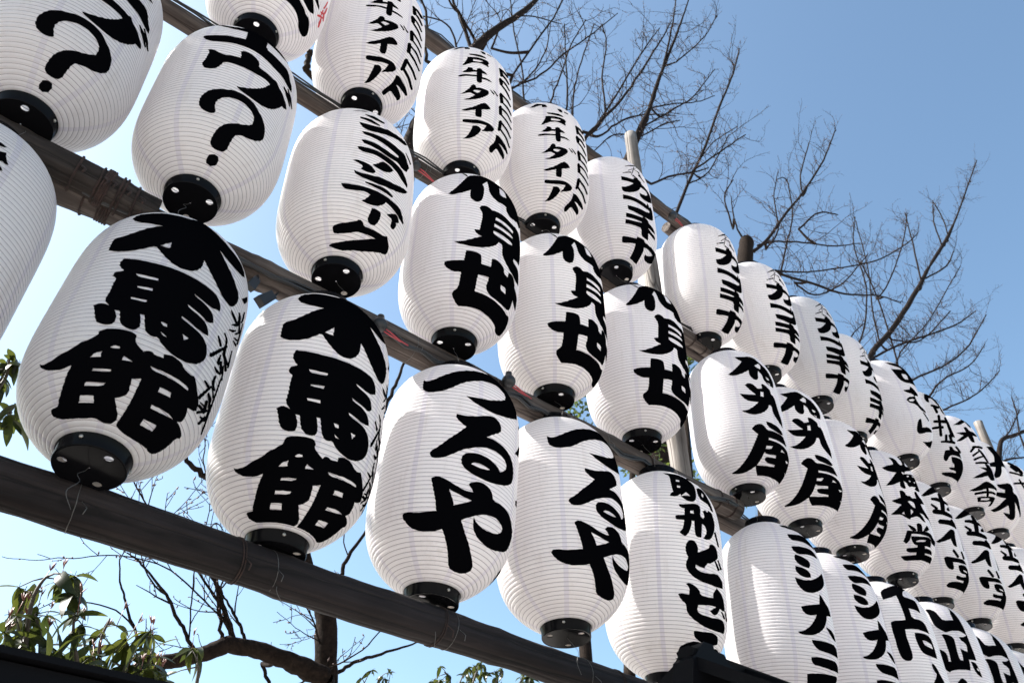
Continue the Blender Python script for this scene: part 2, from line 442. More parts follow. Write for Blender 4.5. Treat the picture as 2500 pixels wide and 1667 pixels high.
# ------------------------------------------------------------------ data read off the place
# lettering outlines on the unrolled lantern skin: azimuth in tenths of a degree, height in thousandths;
# P is a brush shape, H a gap in the shape before it
TEXTS = {
    'mokuba': 'P 2196,793 2198,822 2218,835 2259,841 2301,845 2345,848 2396,849 2452,849 2499,852 2539,853 2576,861 2610,878 2651,889 2691,880 2734,866 2782,852 2836,838 2899,826 2958,822 3010,820 3057,819 3096,815 3118,804 3125,776 3079,756 3043,747 3002,741 2959,738 2916,739 2878,742 2827,750 2872,728 2902,716 2931,706 2958,698 2982,690 3006,683 3030,676 3053,669 3077,662 3094,652 3103,636 3099,616 3082,592 3061,576 3036,566 3007,562 2974,563 2941,568 2908,578 2878,588 2851,599 2825,610 2800,623 2777,634 2748,648 2749,620 2744,604 2734,592 2720,581 2704,572 2684,565 2660,560 2634,558 2603,560 2573,567 2544,577 2517,588 2491,602 2471,613 2456,622 2437,622 2415,613 2392,605 2368,597 2341,591 2310,587 2278,586 2243,586 2212,590 2170,602 2166,618 2165,630 2164,644 2164,654 2167,662 2185,667 2216,672 2248,679 2281,690 2313,703 2345,716 2377,728 2427,743 2382,745 2352,748 2319,751 2288,756 2258,762 2232,771;H 2470,634 2527,664 2529,631 2504,631 2489,632;P 2307,503 2296,513 2292,523 2294,533 2300,542 2310,546 2325,545 2345,544 2371,544 2402,543 2439,542 2476,541 2513,541 2550,542 2588,542 2626,543 2666,544 2707,544 2750,545 2793,546 2835,547 2874,547 2907,545 2934,538 2953,527 2965,516 2970,500 2912,483 2860,478 2765,482 2774,477 2798,474 2841,472 2878,470 2908,466 2931,457 2952,434 2937,424 2923,418 2904,414 2889,414 2877,417 2839,418 2751,423 2759,416 2782,413 2827,412 2864,409 2892,405 2915,398 2931,388 2941,379 2946,368 2908,362 2854,359 2741,365 2749,358 2769,355 2806,353 2844,351 2883,350 2914,346 2936,340 2956,332 2971,322 2981,309 2985,292 2980,275 2965,258 2943,244 2913,233 2879,224 2842,219 2806,217 2772,219 2740,222 2711,228 2688,235 2673,243 2657,246 2641,242 2622,242 2602,246 2587,254 2577,267 2567,282 2552,308 2529,307 2547,278 2551,264 2548,254 2539,247 2525,243 2506,242 2483,244 2464,250 2448,258 2436,272 2420,302 2392,303 2410,285 2417,272 2417,258 2410,249 2395,246 2374,244 2348,246 2327,251 2312,260 2299,273 2287,291 2277,305 2264,320 2285,329 2302,330 2322,327 2336,324 2352,320 2326,335 2316,344 2314,352 2314,362 2317,377 2317,392 2314,407 2314,422 2317,445 2288,459 2288,473 2299,479 2320,482 2331,485 2333,488;H 2415,475 2460,475 2492,474 2543,475 2542,467 2496,464 2469,464 2444,464 2427,467;H 2448,420 2537,425 2536,415 2475,413 2453,415;H 2443,367 2532,369 2530,359 2447,360;H 2649,307 2685,307 2687,296 2666,295 2656,298;H 2669,270 2708,262 2687,261 2677,263;H 2787,302 2829,302 2808,284;P 2000,147 2012,143 2036,141 2073,142 2108,145 2140,151 2170,157 2200,161 2227,167 2252,176 2276,183 2301,188 2324,195 2346,203 2356,210 2355,216 2361,221 2373,226 2394,230 2422,232 2451,234 2480,235 2506,235 2528,234 2544,231 2554,227 2559,221 2558,213 2566,205 2582,199 2600,193 2627,185 2636,191 2646,194 2659,195 2672,194 2684,191 2703,191 2741,194 2736,206 2762,211 2783,214 2807,214 2829,214 2848,212 2864,209 2875,205 2896,202 2928,201 2952,203 2965,207 2981,205 3001,198 3025,190 3054,181 3080,174 3103,169 3122,161 3144,148 3124,140 3106,136 3069,131 3087,125 3099,119 3113,111 3120,105 3119,100 3113,97 3097,92 3150,92 3183,91 3215,90 3238,88 3259,83 3237,77 3237,72 3253,65 3269,57 3286,49 3297,41 3300,33 3286,27 3253,24 3214,22 3169,22 3128,20 3090,19 3036,17 2966,15 2894,14 2822,14 2763,15 2718,17 2691,19 2683,21 2682,25 2687,32 2690,38 2690,43 2690,52 2691,64 2690,77 2686,90 2684,102 2681,118 2628,110 2636,98 2640,90 2645,81 2640,75 2624,70 2605,66 2573,62 2597,52 2618,45 2644,38 2659,33 2661,28 2653,24 2631,20 2597,18 2549,17 2506,19 2468,21 2422,22 2365,20 2300,20 2229,20 2156,21 2081,23 2029,27 2000,32 1991,37 1998,41 2013,43 2035,44 2056,44 2088,44 2103,50 2119,56 2140,63 2160,72 2178,82 2193,92 2205,100 2218,108 2238,121 2189,116 2152,115 2111,117 2076,120 2049,125 2027,130 2011,136 2002,141;H 2442,173 2458,179 2471,181 2494,180 2494,175 2466,172 2453,172;H 2342,140 2363,149 2378,154 2406,159 2406,144;H 2531,146 2533,158 2592,149;H 2376,114 2486,117 2485,113 2458,110 2375,108;H 2343,84 2474,86 2467,81 2433,78 2334,76;H 2306,58 2412,59 2420,46 2292,45;H 2695,156 2739,157 2772,159 2809,161 2848,163 2891,165 2928,166 2961,167 2980,166 2983,161 2921,158 2876,156 2828,154 2784,152 2743,149 2716,150;H 2815,121 2896,127 2913,116 2819,110;H 2841,80 2934,85 2987,88 3051,88 2980,81 2929,77 2846,73;H 2866,50 2996,56 3018,44 2880,39;P 3137,665 3235,738 3255,727 3242,709 3201,676;P 3125,158 3187,162 3197,164 3207,169 3204,173 3196,174 3131,167 3125,165 3118,162 3120,159;P 3151,190 3191,163 3200,163 3215,165 3225,171 3226,174 3181,200 3175,200 3162,198 3152,193;P 3171,147 3235,182 3238,185 3234,187 3222,185 3214,183 3150,149 3148,147 3153,144 3164,145;P 3217,150 3276,160 3286,164 3294,170 3285,172 3273,170 3215,156 3209,154 3206,151 3211,149;P 3271,146 3272,174 3268,175 3258,174 3246,170 3241,167 3235,140 3240,138 3253,138 3266,142;P 3204,200 3264,168 3270,168 3282,171 3289,175 3290,177 3229,209 3223,209 3213,207 3205,203;P 3188,300 3192,273 3199,248 3211,225 3228,205 3251,186 3282,170 3322,157 3372,147 3378,148 3389,151 3396,154 3396,156 3345,165 3305,178 3274,194 3251,213 3234,234 3222,257 3214,282 3210,309 3207,310 3198,307 3191,303;P 3062,555 3073,552 3083,549 3094,547 3106,545 3117,544 3130,545 3142,546 3156,547 3164,550 3176,557 3181,563 3179,565 3166,565 3154,565 3142,565 3130,564 3115,564 3100,563 3085,562 3071,562 3068,562 3063,559 3062,556;P 3154,599 3160,594 3166,590 3171,585 3174,581 3175,577 3174,573 3174,567 3173,562 3176,560 3187,563 3201,572 3207,577 3211,584 3216,592 3220,600 3218,606 3210,609 3197,610 3184,610 3173,611 3168,610 3160,606 3155,601;P 3231,649 3232,640 3234,630 3235,622 3235,614 3234,609 3233,604 3230,599 3228,594 3230,593 3239,596 3251,603 3256,607 3262,614 3268,621 3275,629 3278,637 3276,644 3272,651 3267,659 3262,666 3257,665 3245,660 3234,652;P 3116,516 3129,521 3142,526 3157,532 3173,540 3188,549 3200,558 3209,566 3219,573 3225,579 3223,583 3209,578 3199,572 3187,564 3176,558 3168,552 3160,548 3152,542 3140,535 3128,527 3116,520 3113,518 3112,516 3114,516;P 3103,483 3114,486 3125,489 3138,493 3152,499 3166,507 3177,515 3186,522 3195,529 3199,532 3199,535 3192,533 3185,530 3174,524 3163,518 3154,513 3148,509 3139,505 3128,499 3116,493 3104,488 3102,486 3100,484 3101,483;P 3175,589 3236,545 3244,546 3261,554 3276,564 3279,569 3201,604 3196,604 3185,599 3176,592;P 3214,522 3266,558 3272,563 3271,566 3258,560 3247,555 3196,522 3192,518 3192,514 3204,517;P 3194,494 3242,508 3255,514 3271,525 3272,530 3263,528 3205,505 3198,502 3191,497 3191,494;P 3196,481 3254,490 3266,495 3286,505 3294,513 3289,514 3208,490 3204,489 3197,485 3194,482;P 3268,612 3275,512 3281,513 3298,520 3317,532 3325,538 3297,628 3293,627 3281,622 3271,616;P 3018,404 3063,383 3069,384 3080,389 3086,395 3085,398 3032,414 3028,414 3021,411 3018,406;P 3066,446 3076,442 3086,440 3096,436 3102,433 3107,428 3110,421 3112,414 3114,407 3118,406 3128,409 3137,415 3140,419 3138,426 3136,434 3134,441 3128,447 3116,450 3103,452 3090,453 3078,454 3074,454 3068,451 3066,447;P 3032,317 3043,327 3055,338 3068,350 3082,362 3097,376 3113,392 3131,408 3151,426 3153,429 3149,431 3139,428 3133,424 3111,407 3091,391 3073,377 3056,363 3042,351 3029,340 3016,330 3004,320 3002,314 3007,309 3022,312;P 3096,361 3093,352 3090,343 3087,334 3087,328 3089,323 3094,321 3098,320 3102,320 3107,320 3117,323 3123,329 3124,331 3121,334 3120,336 3119,338 3117,340 3116,345 3114,352 3113,359 3111,366 3110,367 3104,366 3098,363;P 3110,405 3111,397 3110,388 3112,378 3120,371 3135,368 3155,368 3178,369 3202,371 3212,374 3230,383 3237,391 3235,393 3210,391 3186,389 3168,390 3156,392 3150,397 3147,404 3146,412 3143,420 3138,421 3126,418 3114,410;P 3081,297 3090,296 3098,294 3108,293 3118,293 3130,295 3142,298 3153,302 3165,305 3170,307 3176,311 3176,313 3173,314 3163,312 3154,312 3146,311 3136,310 3125,308 3113,306 3100,304 3088,303 3084,302 3080,300 3080,298;P 3115,337 3156,309 3163,310 3177,315 3188,323 3189,327 3143,352 3136,352 3124,348 3116,341;P 3147,368 3206,346 3215,348 3232,355 3244,364 3245,368 3177,385 3169,384 3156,379 3148,372;P 3218,445 3229,374 3235,374 3249,380 3264,388 3269,393 3237,455 3234,455 3227,452 3220,448;P 3160,344 3202,302 3207,303 3218,306 3227,312 3229,315 3182,354 3178,354 3168,351 3161,346;P 3052,224 3099,221 3107,222 3118,228 3118,233 3114,234 3058,231 3055,230 3050,228 3050,225;P 3114,276 3114,268 3113,261 3114,253 3119,247 3130,244 3145,243 3160,243 3176,244 3180,244 3187,247 3190,250 3188,251 3176,253 3164,255 3155,258 3149,261 3145,265 3142,271 3141,278 3139,285 3135,286 3126,284 3117,280;P 3103,176 3107,185 3112,193 3117,202 3123,211 3128,219 3132,226 3137,234 3143,241 3142,244 3137,244 3128,242 3124,239 3116,231 3109,223 3102,216 3096,208 3089,200 3083,191 3078,182 3073,174 3075,171 3085,170 3097,173;P 3132,209 3142,207 3154,206 3164,205 3172,203 3180,201 3189,198 3197,194 3207,190 3210,190 3218,192 3223,195 3224,196 3219,202 3215,207 3210,213 3202,217 3189,219 3174,219 3160,218 3147,219 3141,218 3132,214 3129,210;P 3142,238 3196,224 3201,224 3208,227 3212,230 3212,232 3161,247 3155,247 3146,244 3142,240;P 3122,170 3186,177 3192,179 3198,183 3195,185 3189,185 3124,174 3121,173 3118,171 3119,170',
    'ebu': 'P 2225,848 2346,802 2421,793 2547,800 2550,726 2501,716 2466,713 2430,713 2397,712 2366,709 2335,707 2304,706 2271,705 2238,706 2220,703 2217,691 2241,673 2262,663 2289,656 2320,652 2356,652 2393,654 2432,656 2471,659 2511,660 2554,662 2600,664 2643,664 2683,663 2723,661 2762,658 2804,655 2848,652 2891,653 2934,656 2971,655 3001,650 3031,648 3062,651 3085,655 3105,662 3095,685 3081,695 3060,700 3041,711 3025,726 3008,738 2992,746 2964,747 2928,744 2885,740 2838,738 2793,738 2749,739 2728,756 2733,811 2798,808 2841,806 2884,802 2932,808 3025,838 3010,842 2980,845 2935,850 2885,858 2830,862 2775,868 2720,870 2665,872 2605,872 2560,870 2516,862 2474,841 2427,830 2381,827 2332,832 2287,839;P 2306,580 2317,585 2329,586 2345,583 2365,578 2388,569 2412,563 2436,558 2460,558 2484,563 2512,567 2564,573 2564,590 2560,601 2548,616 2564,627 2584,631 2611,632 2637,631 2660,627 2679,623 2694,617 2705,611 2712,604 2716,594 2718,581 2731,575 2757,575 2785,576 2816,577 2842,577 2862,576 2879,578 2893,584 2908,583 2923,574 2945,568 2975,564 3002,559 3026,552 3050,545 3075,539 3090,532 3095,519 3077,507 3060,499 3026,491 3007,466 2990,447 2969,426 2945,407 2918,389 2892,376 2865,366 2835,358 2804,353 2772,351 2741,351 2711,352 2681,354 2655,358 2633,362 2619,366 2610,372 2625,376 2640,380 2661,387 2684,395 2708,406 2733,419 2758,434 2781,450 2801,467 2821,487 2850,524 2830,529 2809,529 2782,526 2753,524 2723,520 2688,518 2650,517 2611,516 2570,514 2528,511 2484,507 2458,500 2453,488 2444,474 2433,458 2417,447 2395,439 2373,436 2350,438 2332,445 2317,458 2309,468 2307,477 2308,485 2313,491 2316,500 2318,511 2320,525 2322,541 2324,552 2326,562;P 2985,606 2999,600 3013,594 3027,589 3042,584 3060,579 3080,575 3101,571 3124,569 3128,570 3134,574 3137,579 3137,581 3121,589 3106,599 3090,609 3073,615 3053,618 3033,618 3013,617 2995,618 2991,617 2986,613 2984,608;P 3036,631 3050,623 3064,615 3079,608 3095,602 3112,597 3132,592 3153,590 3175,588 3179,590 3187,595 3191,600 3192,603 3174,608 3157,615 3141,622 3123,628 3105,632 3086,636 3067,639 3049,644 3046,643 3040,639 3036,633;P 2394,210 2392,219 2392,230 2393,239 2396,248 2402,258 2412,269 2424,281 2440,292 2459,301 2481,309 2505,316 2532,322 2560,328 2587,335 2616,340 2646,343 2678,344 2713,342 2744,338 2773,333 2797,326 2818,317 2839,309 2861,303 2879,296 2894,287 2910,278 2925,269 2939,254 2952,233 2958,218 2956,207 2947,196 2932,186 2910,176 2882,167 2852,161 2821,156 2794,152 2771,147 2754,142 2744,138 2737,132 2734,125 2733,116 2732,106 2733,95 2736,85 2730,78 2714,73 2689,70 2657,69 2627,69 2600,71 2581,74 2570,79 2565,84 2565,91 2567,98 2570,106 2576,115 2584,126 2596,136 2612,146 2631,156 2653,164 2676,172 2700,179 2720,185 2738,188 2764,196 2799,210 2818,221 2820,228 2820,238 2816,252 2807,264 2793,274 2775,282 2754,288 2731,292 2704,296 2678,297 2651,296 2621,292 2589,285 2564,278 2546,270 2531,261 2519,249 2512,238 2510,226 2514,212 2526,196 2529,186 2523,181 2509,178 2488,176 2465,178 2442,182 2423,188 2409,194 2400,202;P 2604,30 2615,30 2664,28 2724,35 2725,47 2702,55 2695,56 2653,57 2598,51 2585,38',
    'brush': 'P 2637,67 2766,69 2841,71 2906,72 2972,71 3041,68 3110,64 3180,59 3247,60 3304,64 3344,70 3365,76 3370,84 3358,92 3328,98 3282,101 3234,105 3182,108 3145,108 3118,104 3083,102 3039,105 2980,106 2907,109 2857,110 2828,107 2774,94;P 2878,131 2972,121 3026,119 3070,120 3108,126 3155,141 3132,147 3108,152 3076,160 3040,170 2980,188;P 2986,193 3070,182 3116,182 3168,190 3137,199 3100,206 3030,226',
    'redmark': 'P 3347,177 3335,182 3323,188 3313,194 3304,199 3297,202 3290,204 3284,205 3278,206 3274,206 3266,202 3260,196 3259,193 3261,189 3263,185 3266,181 3272,177 3282,172 3295,168 3310,165 3325,162 3331,163 3341,167 3347,174;P 3205,165 3291,213 3298,220 3304,228 3298,228 3290,225 3199,177 3193,172 3190,165 3197,163;P 3205,198 3220,204 3238,212 3262,226 3290,253 3301,275 3302,292 3301,308 3303,325 3299,325 3284,316 3270,302 3265,296 3259,276 3257,258 3254,244 3251,236 3240,229 3222,218 3205,209 3199,205 3195,198 3199,196;P 3348,241 3271,252 3264,249 3252,241 3244,232 3244,228 3322,218 3328,221 3340,229 3348,238;P 3235,262 3258,344 3256,345 3245,339 3232,327 3226,320 3202,241 3206,240 3217,244 3230,255;P 3249,195 3228,240 3225,240 3217,236 3210,230 3208,226 3232,184 3235,184 3243,187 3248,192',
    'kobe': 'P 2140,818 2171,833 2191,845 2211,860 2238,867 2274,863 2308,858 2340,851 2358,838 2366,813 2302,806 2297,835 2258,829 2233,823 2210,815 2184,812;P 2498,819 2549,830 2566,823 2567,794 2542,784 2527,785 2516,793 2506,802;P 2595,816 2660,816 2648,801 2604,799 2591,804;P 2353,745 2412,748 2449,752 2484,757 2513,758 2538,755 2556,750 2571,740 2547,735 2524,732 2495,730 2461,729 2423,729 2395,730 2377,729 2364,733;P 2334,705 2373,710 2405,712 2442,715 2478,718 2512,720 2543,721 2571,719 2590,714 2605,700 2587,679 2600,664 2592,658 2579,657 2559,659 2534,661 2505,662 2476,662 2448,659 2423,655 2400,650 2378,643 2356,634 2336,627 2319,621 2302,617 2279,614 2298,630 2309,643 2320,658 2329,672 2337,686 2340,696;H 2410,689 2462,692 2491,694 2524,694 2513,684 2492,678 2459,674 2433,671 2404,669;P 2279,546 2311,561 2328,571 2341,580 2348,589 2351,599 2374,601 2388,600 2400,596 2407,590 2410,580 2451,586 2454,599 2462,605 2476,610 2490,612 2504,610 2514,606 2519,600 2531,595 2550,593 2566,588 2584,575 2552,572 2535,571 2517,568 2520,534 2559,538 2585,538 2610,537 2630,533 2650,525 2622,522 2600,520 2575,521 2551,519 2518,514 2518,489 2513,478 2503,472 2490,469 2474,469 2463,473 2457,483 2454,496 2454,521 2403,518 2369,515 2334,510 2301,506 2271,504 2252,505 2241,511 2251,518 2269,522 2300,525 2333,528 2368,529 2403,532 2453,537 2455,568 2409,559 2378,553 2347,546 2319,544;P 2275,342 2307,352 2326,362 2342,374 2359,386 2376,398 2388,412 2396,426 2406,435 2420,439 2432,439 2443,435 2450,429 2454,416 2488,422 2513,425 2542,427 2566,428 2586,428 2600,423 2607,415 2608,405 2600,393 2585,379 2561,362 2536,346 2508,331 2480,319 2449,309 2418,301 2388,295 2359,293 2317,294 2352,301 2374,308 2396,317 2415,327 2442,345 2413,353 2400,358 2391,360 2374,357 2348,350 2320,345;H 2420,381 2440,392 2462,396 2510,398 2483,375 2468,368 2454,370 2441,373;P 2622,443 2667,419 2672,420 2680,424 2684,431 2682,434 2630,450 2627,450 2623,448 2621,444;P 2662,456 2719,427 2724,428 2732,433 2735,439 2734,442 2671,464 2668,464 2663,461 2661,458;P 2300,212 2339,221 2367,228 2398,235 2428,244 2458,256 2486,270 2512,284 2534,294 2553,301 2572,303 2592,299 2609,295 2622,289 2630,283 2636,273 2606,263 2580,255 2531,242 2538,211 2539,198 2534,187 2505,183 2487,184 2470,186 2461,195 2460,211 2460,221 2459,228 2413,217 2384,212 2358,209 2334,208;P 2318,148 2320,151 2325,155 2340,157 2365,158 2397,159 2434,161 2472,164 2511,167 2547,169 2582,172 2615,173 2645,173 2673,172 2699,169 2718,166 2731,162 2734,156 2728,148 2713,141 2687,135 2659,129 2627,124 2602,120 2574,117 2602,131 2612,139 2613,145 2616,149 2621,155 2574,151 2541,149 2506,146 2469,143 2430,141 2395,140 2364,139 2340,140 2318,143;P 2449,130 2475,132 2494,134 2514,134 2535,132 2569,124 2561,113 2552,105 2538,97 2520,90 2496,83 2467,77 2434,73 2396,70 2335,67 2376,76 2396,82 2410,89 2423,98 2435,107 2443,116;P 2751,712 2770,714 2790,716 2810,719 2829,722 2849,723 2871,724 2894,725 2920,729 2934,737 2967,762 2995,788 2990,790 2975,795 2925,773 2896,767 2868,762 2841,755 2816,748 2793,742 2772,738 2764,734 2752,724 2748,715;P 2766,666 2787,667 2810,668 2832,670 2854,672 2874,671 2894,670 2916,668 2939,669 2950,674 2970,688 2984,703 2985,708 2958,705 2935,705 2912,706 2888,705 2862,702 2836,698 2811,694 2789,693 2780,689 2767,679 2763,670;P 2752,611 2776,610 2801,612 2827,614 2851,614 2874,614 2896,612 2920,610 2946,611 2956,615 2975,628 2986,641 2986,645 2958,642 2933,643 2908,644 2882,644 2853,642 2824,638 2797,635 2772,634 2764,631 2753,623 2749,614;P 2764,564 2789,560 2814,558 2841,557 2866,555 2891,551 2916,546 2943,542 2974,542 2983,546 3002,558 3014,570 3015,574 2982,573 2954,577 2928,582 2900,585 2870,585 2841,585 2813,585 2787,587 2779,585 2767,577 2763,568;P 2766,473 2794,471 2824,471 2856,473 2884,474 2909,475 2932,475 2954,475 2981,478 2991,482 3010,495 3022,507 3022,510 2994,507 2970,506 2946,506 2917,505 2884,501 2850,498 2817,496 2788,496 2779,493 2768,485 2764,477;P 2780,406 2809,406 2841,407 2873,410 2904,412 2930,413 2954,412 2979,412 3009,415 3019,419 3038,432 3051,444 3052,447 3019,442 2992,442 2966,442 2936,441 2901,436 2865,432 2832,429 2802,429 2794,426 2782,418 2778,410;P 2757,343 2788,343 2821,346 2855,349 2887,351 2917,351 2946,349 2976,348 3013,352 3023,356 3041,368 3054,379 3054,382 3013,376 2980,376 2949,378 2916,377 2879,373 2842,368 2807,365 2776,364 2768,361 2757,354 2754,346;P 2774,289 2802,286 2833,285 2864,285 2895,286 2925,286 2954,286 2987,289 3024,294 3034,299 3051,309 3061,319 3060,322 3018,313 2985,310 2953,309 2921,308 2888,307 2854,306 2823,307 2794,309 2786,307 2775,300 2771,293;P 2788,231 2819,228 2852,226 2886,226 2918,226 2947,225 2974,224 3003,224 3035,226 3044,229 3058,237 3066,245 3064,247 3032,245 3004,245 2975,246 2944,246 2909,246 2873,245 2838,246 2806,248 2799,246 2788,241 2786,234;P 2801,184 2832,181 2866,180 2900,179 2934,179 2969,177 3005,176 3045,175 3089,178 3098,181 3111,187 3116,194 3114,195 3068,192 3029,192 2992,194 2956,195 2919,195 2883,195 2849,196 2817,198 2810,196 2800,192 2798,186;P 2754,713 2768,652 2779,652 2805,664 2827,688 2832,701 2791,741 2784,742 2768,734 2756,720;P 2744,601 2761,563 2772,562 2796,572 2816,593 2820,605 2796,638 2785,638 2763,629 2747,611;P 2754,463 2769,396 2778,394 2802,402 2823,421 2829,434 2807,496 2797,498 2776,490 2758,474;P 2748,344 2757,285 2766,282 2787,287 2806,303 2812,314 2799,371 2791,374 2771,369 2753,354;P 2766,228 2778,175 2787,172 2807,174 2824,184 2829,192 2818,248 2811,252 2791,249 2772,237;P 2781,144 2820,149 2856,150 2903,150 2957,150 3021,153 3075,154 3138,154 3125,144 3054,135 3002,130 2946,127 2910,124 2882,120 2940,120 2986,120 3042,120 3088,120 3120,116 3134,112 3123,103 3077,101 3036,98 2987,96 2948,95 2920,95 2900,93 2889,90 2884,84 2884,76 2881,70 2875,66 2859,64 2836,63 2813,65 2792,70 2782,75 2783,81 2790,88 2802,97 2807,106 2806,117 2799,128',
    'kanichika': 'P 2478,727 2659,797 2669,805 2688,822 2705,840 2688,829 2480,735 2478,734 2475,730 2476,728;P 2512,686 2662,767 2666,771 2671,776 2669,778 2664,776 2512,693 2509,691 2508,688 2510,686;P 2429,641 2553,675 2558,678 2562,684 2560,688 2555,688 2430,650 2427,648 2425,644 2426,642;P 2644,795 2548,655 2548,653 2551,652 2556,654 2559,656 2662,802 2666,807 2663,809 2651,802;P 2602,731 2710,734 2716,737 2725,744 2729,750 2728,751 2611,741 2608,740 2603,736 2601,732;P 2563,645 2648,638 2652,639 2658,643 2660,648 2658,649 2577,661 2572,660 2564,654 2561,648;P 2684,741 2714,686 2718,686 2728,690 2735,698 2737,701 2700,753 2697,753 2691,750 2685,744;P 2672,689 2790,666 2794,668 2802,673 2807,678 2808,680 2697,709 2690,708 2679,701 2672,693;P 2679,799 2815,805 2820,808 2825,810 2820,808 2820,810 2704,819 2698,816 2687,808 2680,802;P 2395,604 2438,604 2470,605 2507,606 2538,607 2574,610 2589,637 2636,641 2668,641 2699,636 2713,629 2707,616 2723,608 2766,610 2812,609 2862,609 2911,610 2955,608 2984,596 2971,542 2833,474 2776,456 2727,448 2688,448 2656,452 2643,464 2648,492 2691,498 2724,505 2762,515 2793,529 2828,553 2816,570 2794,574 2760,572 2728,570 2684,565 2668,544 2650,527 2627,508 2595,489 2557,471 2516,456 2473,445 2436,440 2404,442 2387,454 2380,488 2419,493 2448,501 2481,514 2514,531 2567,564 2504,561 2461,560 2394,560;P 2386,409 2438,408 2476,408 2517,408 2560,408 2605,407 2651,408 2697,410 2732,412 2760,411 2779,443 2803,438 2814,431 2821,415 2865,446 2904,436 2916,417 2910,384 2901,356 2886,323 2830,294 2782,278 2726,267 2671,260 2615,259 2566,260 2523,262 2484,265 2449,267 2432,278 2430,309 2474,311 2509,312 2552,314 2597,316 2645,318 2688,323 2724,329 2756,338 2798,355 2803,368 2782,369 2741,365 2697,362 2652,363 2607,364 2562,366 2519,367 2478,367 2438,366 2380,363;P 2400,236 2452,238 2490,238 2532,239 2574,241 2641,246 2655,260 2694,261 2718,261 2740,258 2753,252 2757,244 2775,240 2810,241 2846,241 2885,239 2916,234 2950,220 2895,210 2853,204 2805,200 2777,198 2759,196 2821,192 2868,193 2921,197 2962,197 2995,184 2891,171 2840,167 2779,163 2817,126 2766,121 2728,120 2688,120 2660,130 2648,151 2622,162 2582,161 2539,160 2494,159 2451,159 2390,158 2392,187 2441,188 2479,188 2522,190 2565,193 2631,200 2634,207 2573,205 2532,204 2489,203 2451,203 2400,204;P 2354,78 2359,86 2371,88 2402,89 2452,89 2509,90 2604,93 2604,105 2657,107 2693,109 2731,110 2756,109 2767,105 2798,104 2850,108 2911,113 2985,123 3059,134 3137,151 3240,182 3265,172 3285,165 3305,160 3325,155 3335,150 3275,112 3216,86 3155,69 3086,59 3032,54 2993,54 2963,57 2934,66 2986,72 3020,79 3053,88 3079,98 3108,115 3020,103 2961,97 2899,91 2856,87 2816,80 2843,71 2859,63 2872,53 2890,43 2913,33 2938,25 2977,16 2870,7 2787,3 2650,2 2651,16 2649,28 2645,40 2637,51 2619,70 2542,66 2490,63 2434,60 2395,60 2361,61',
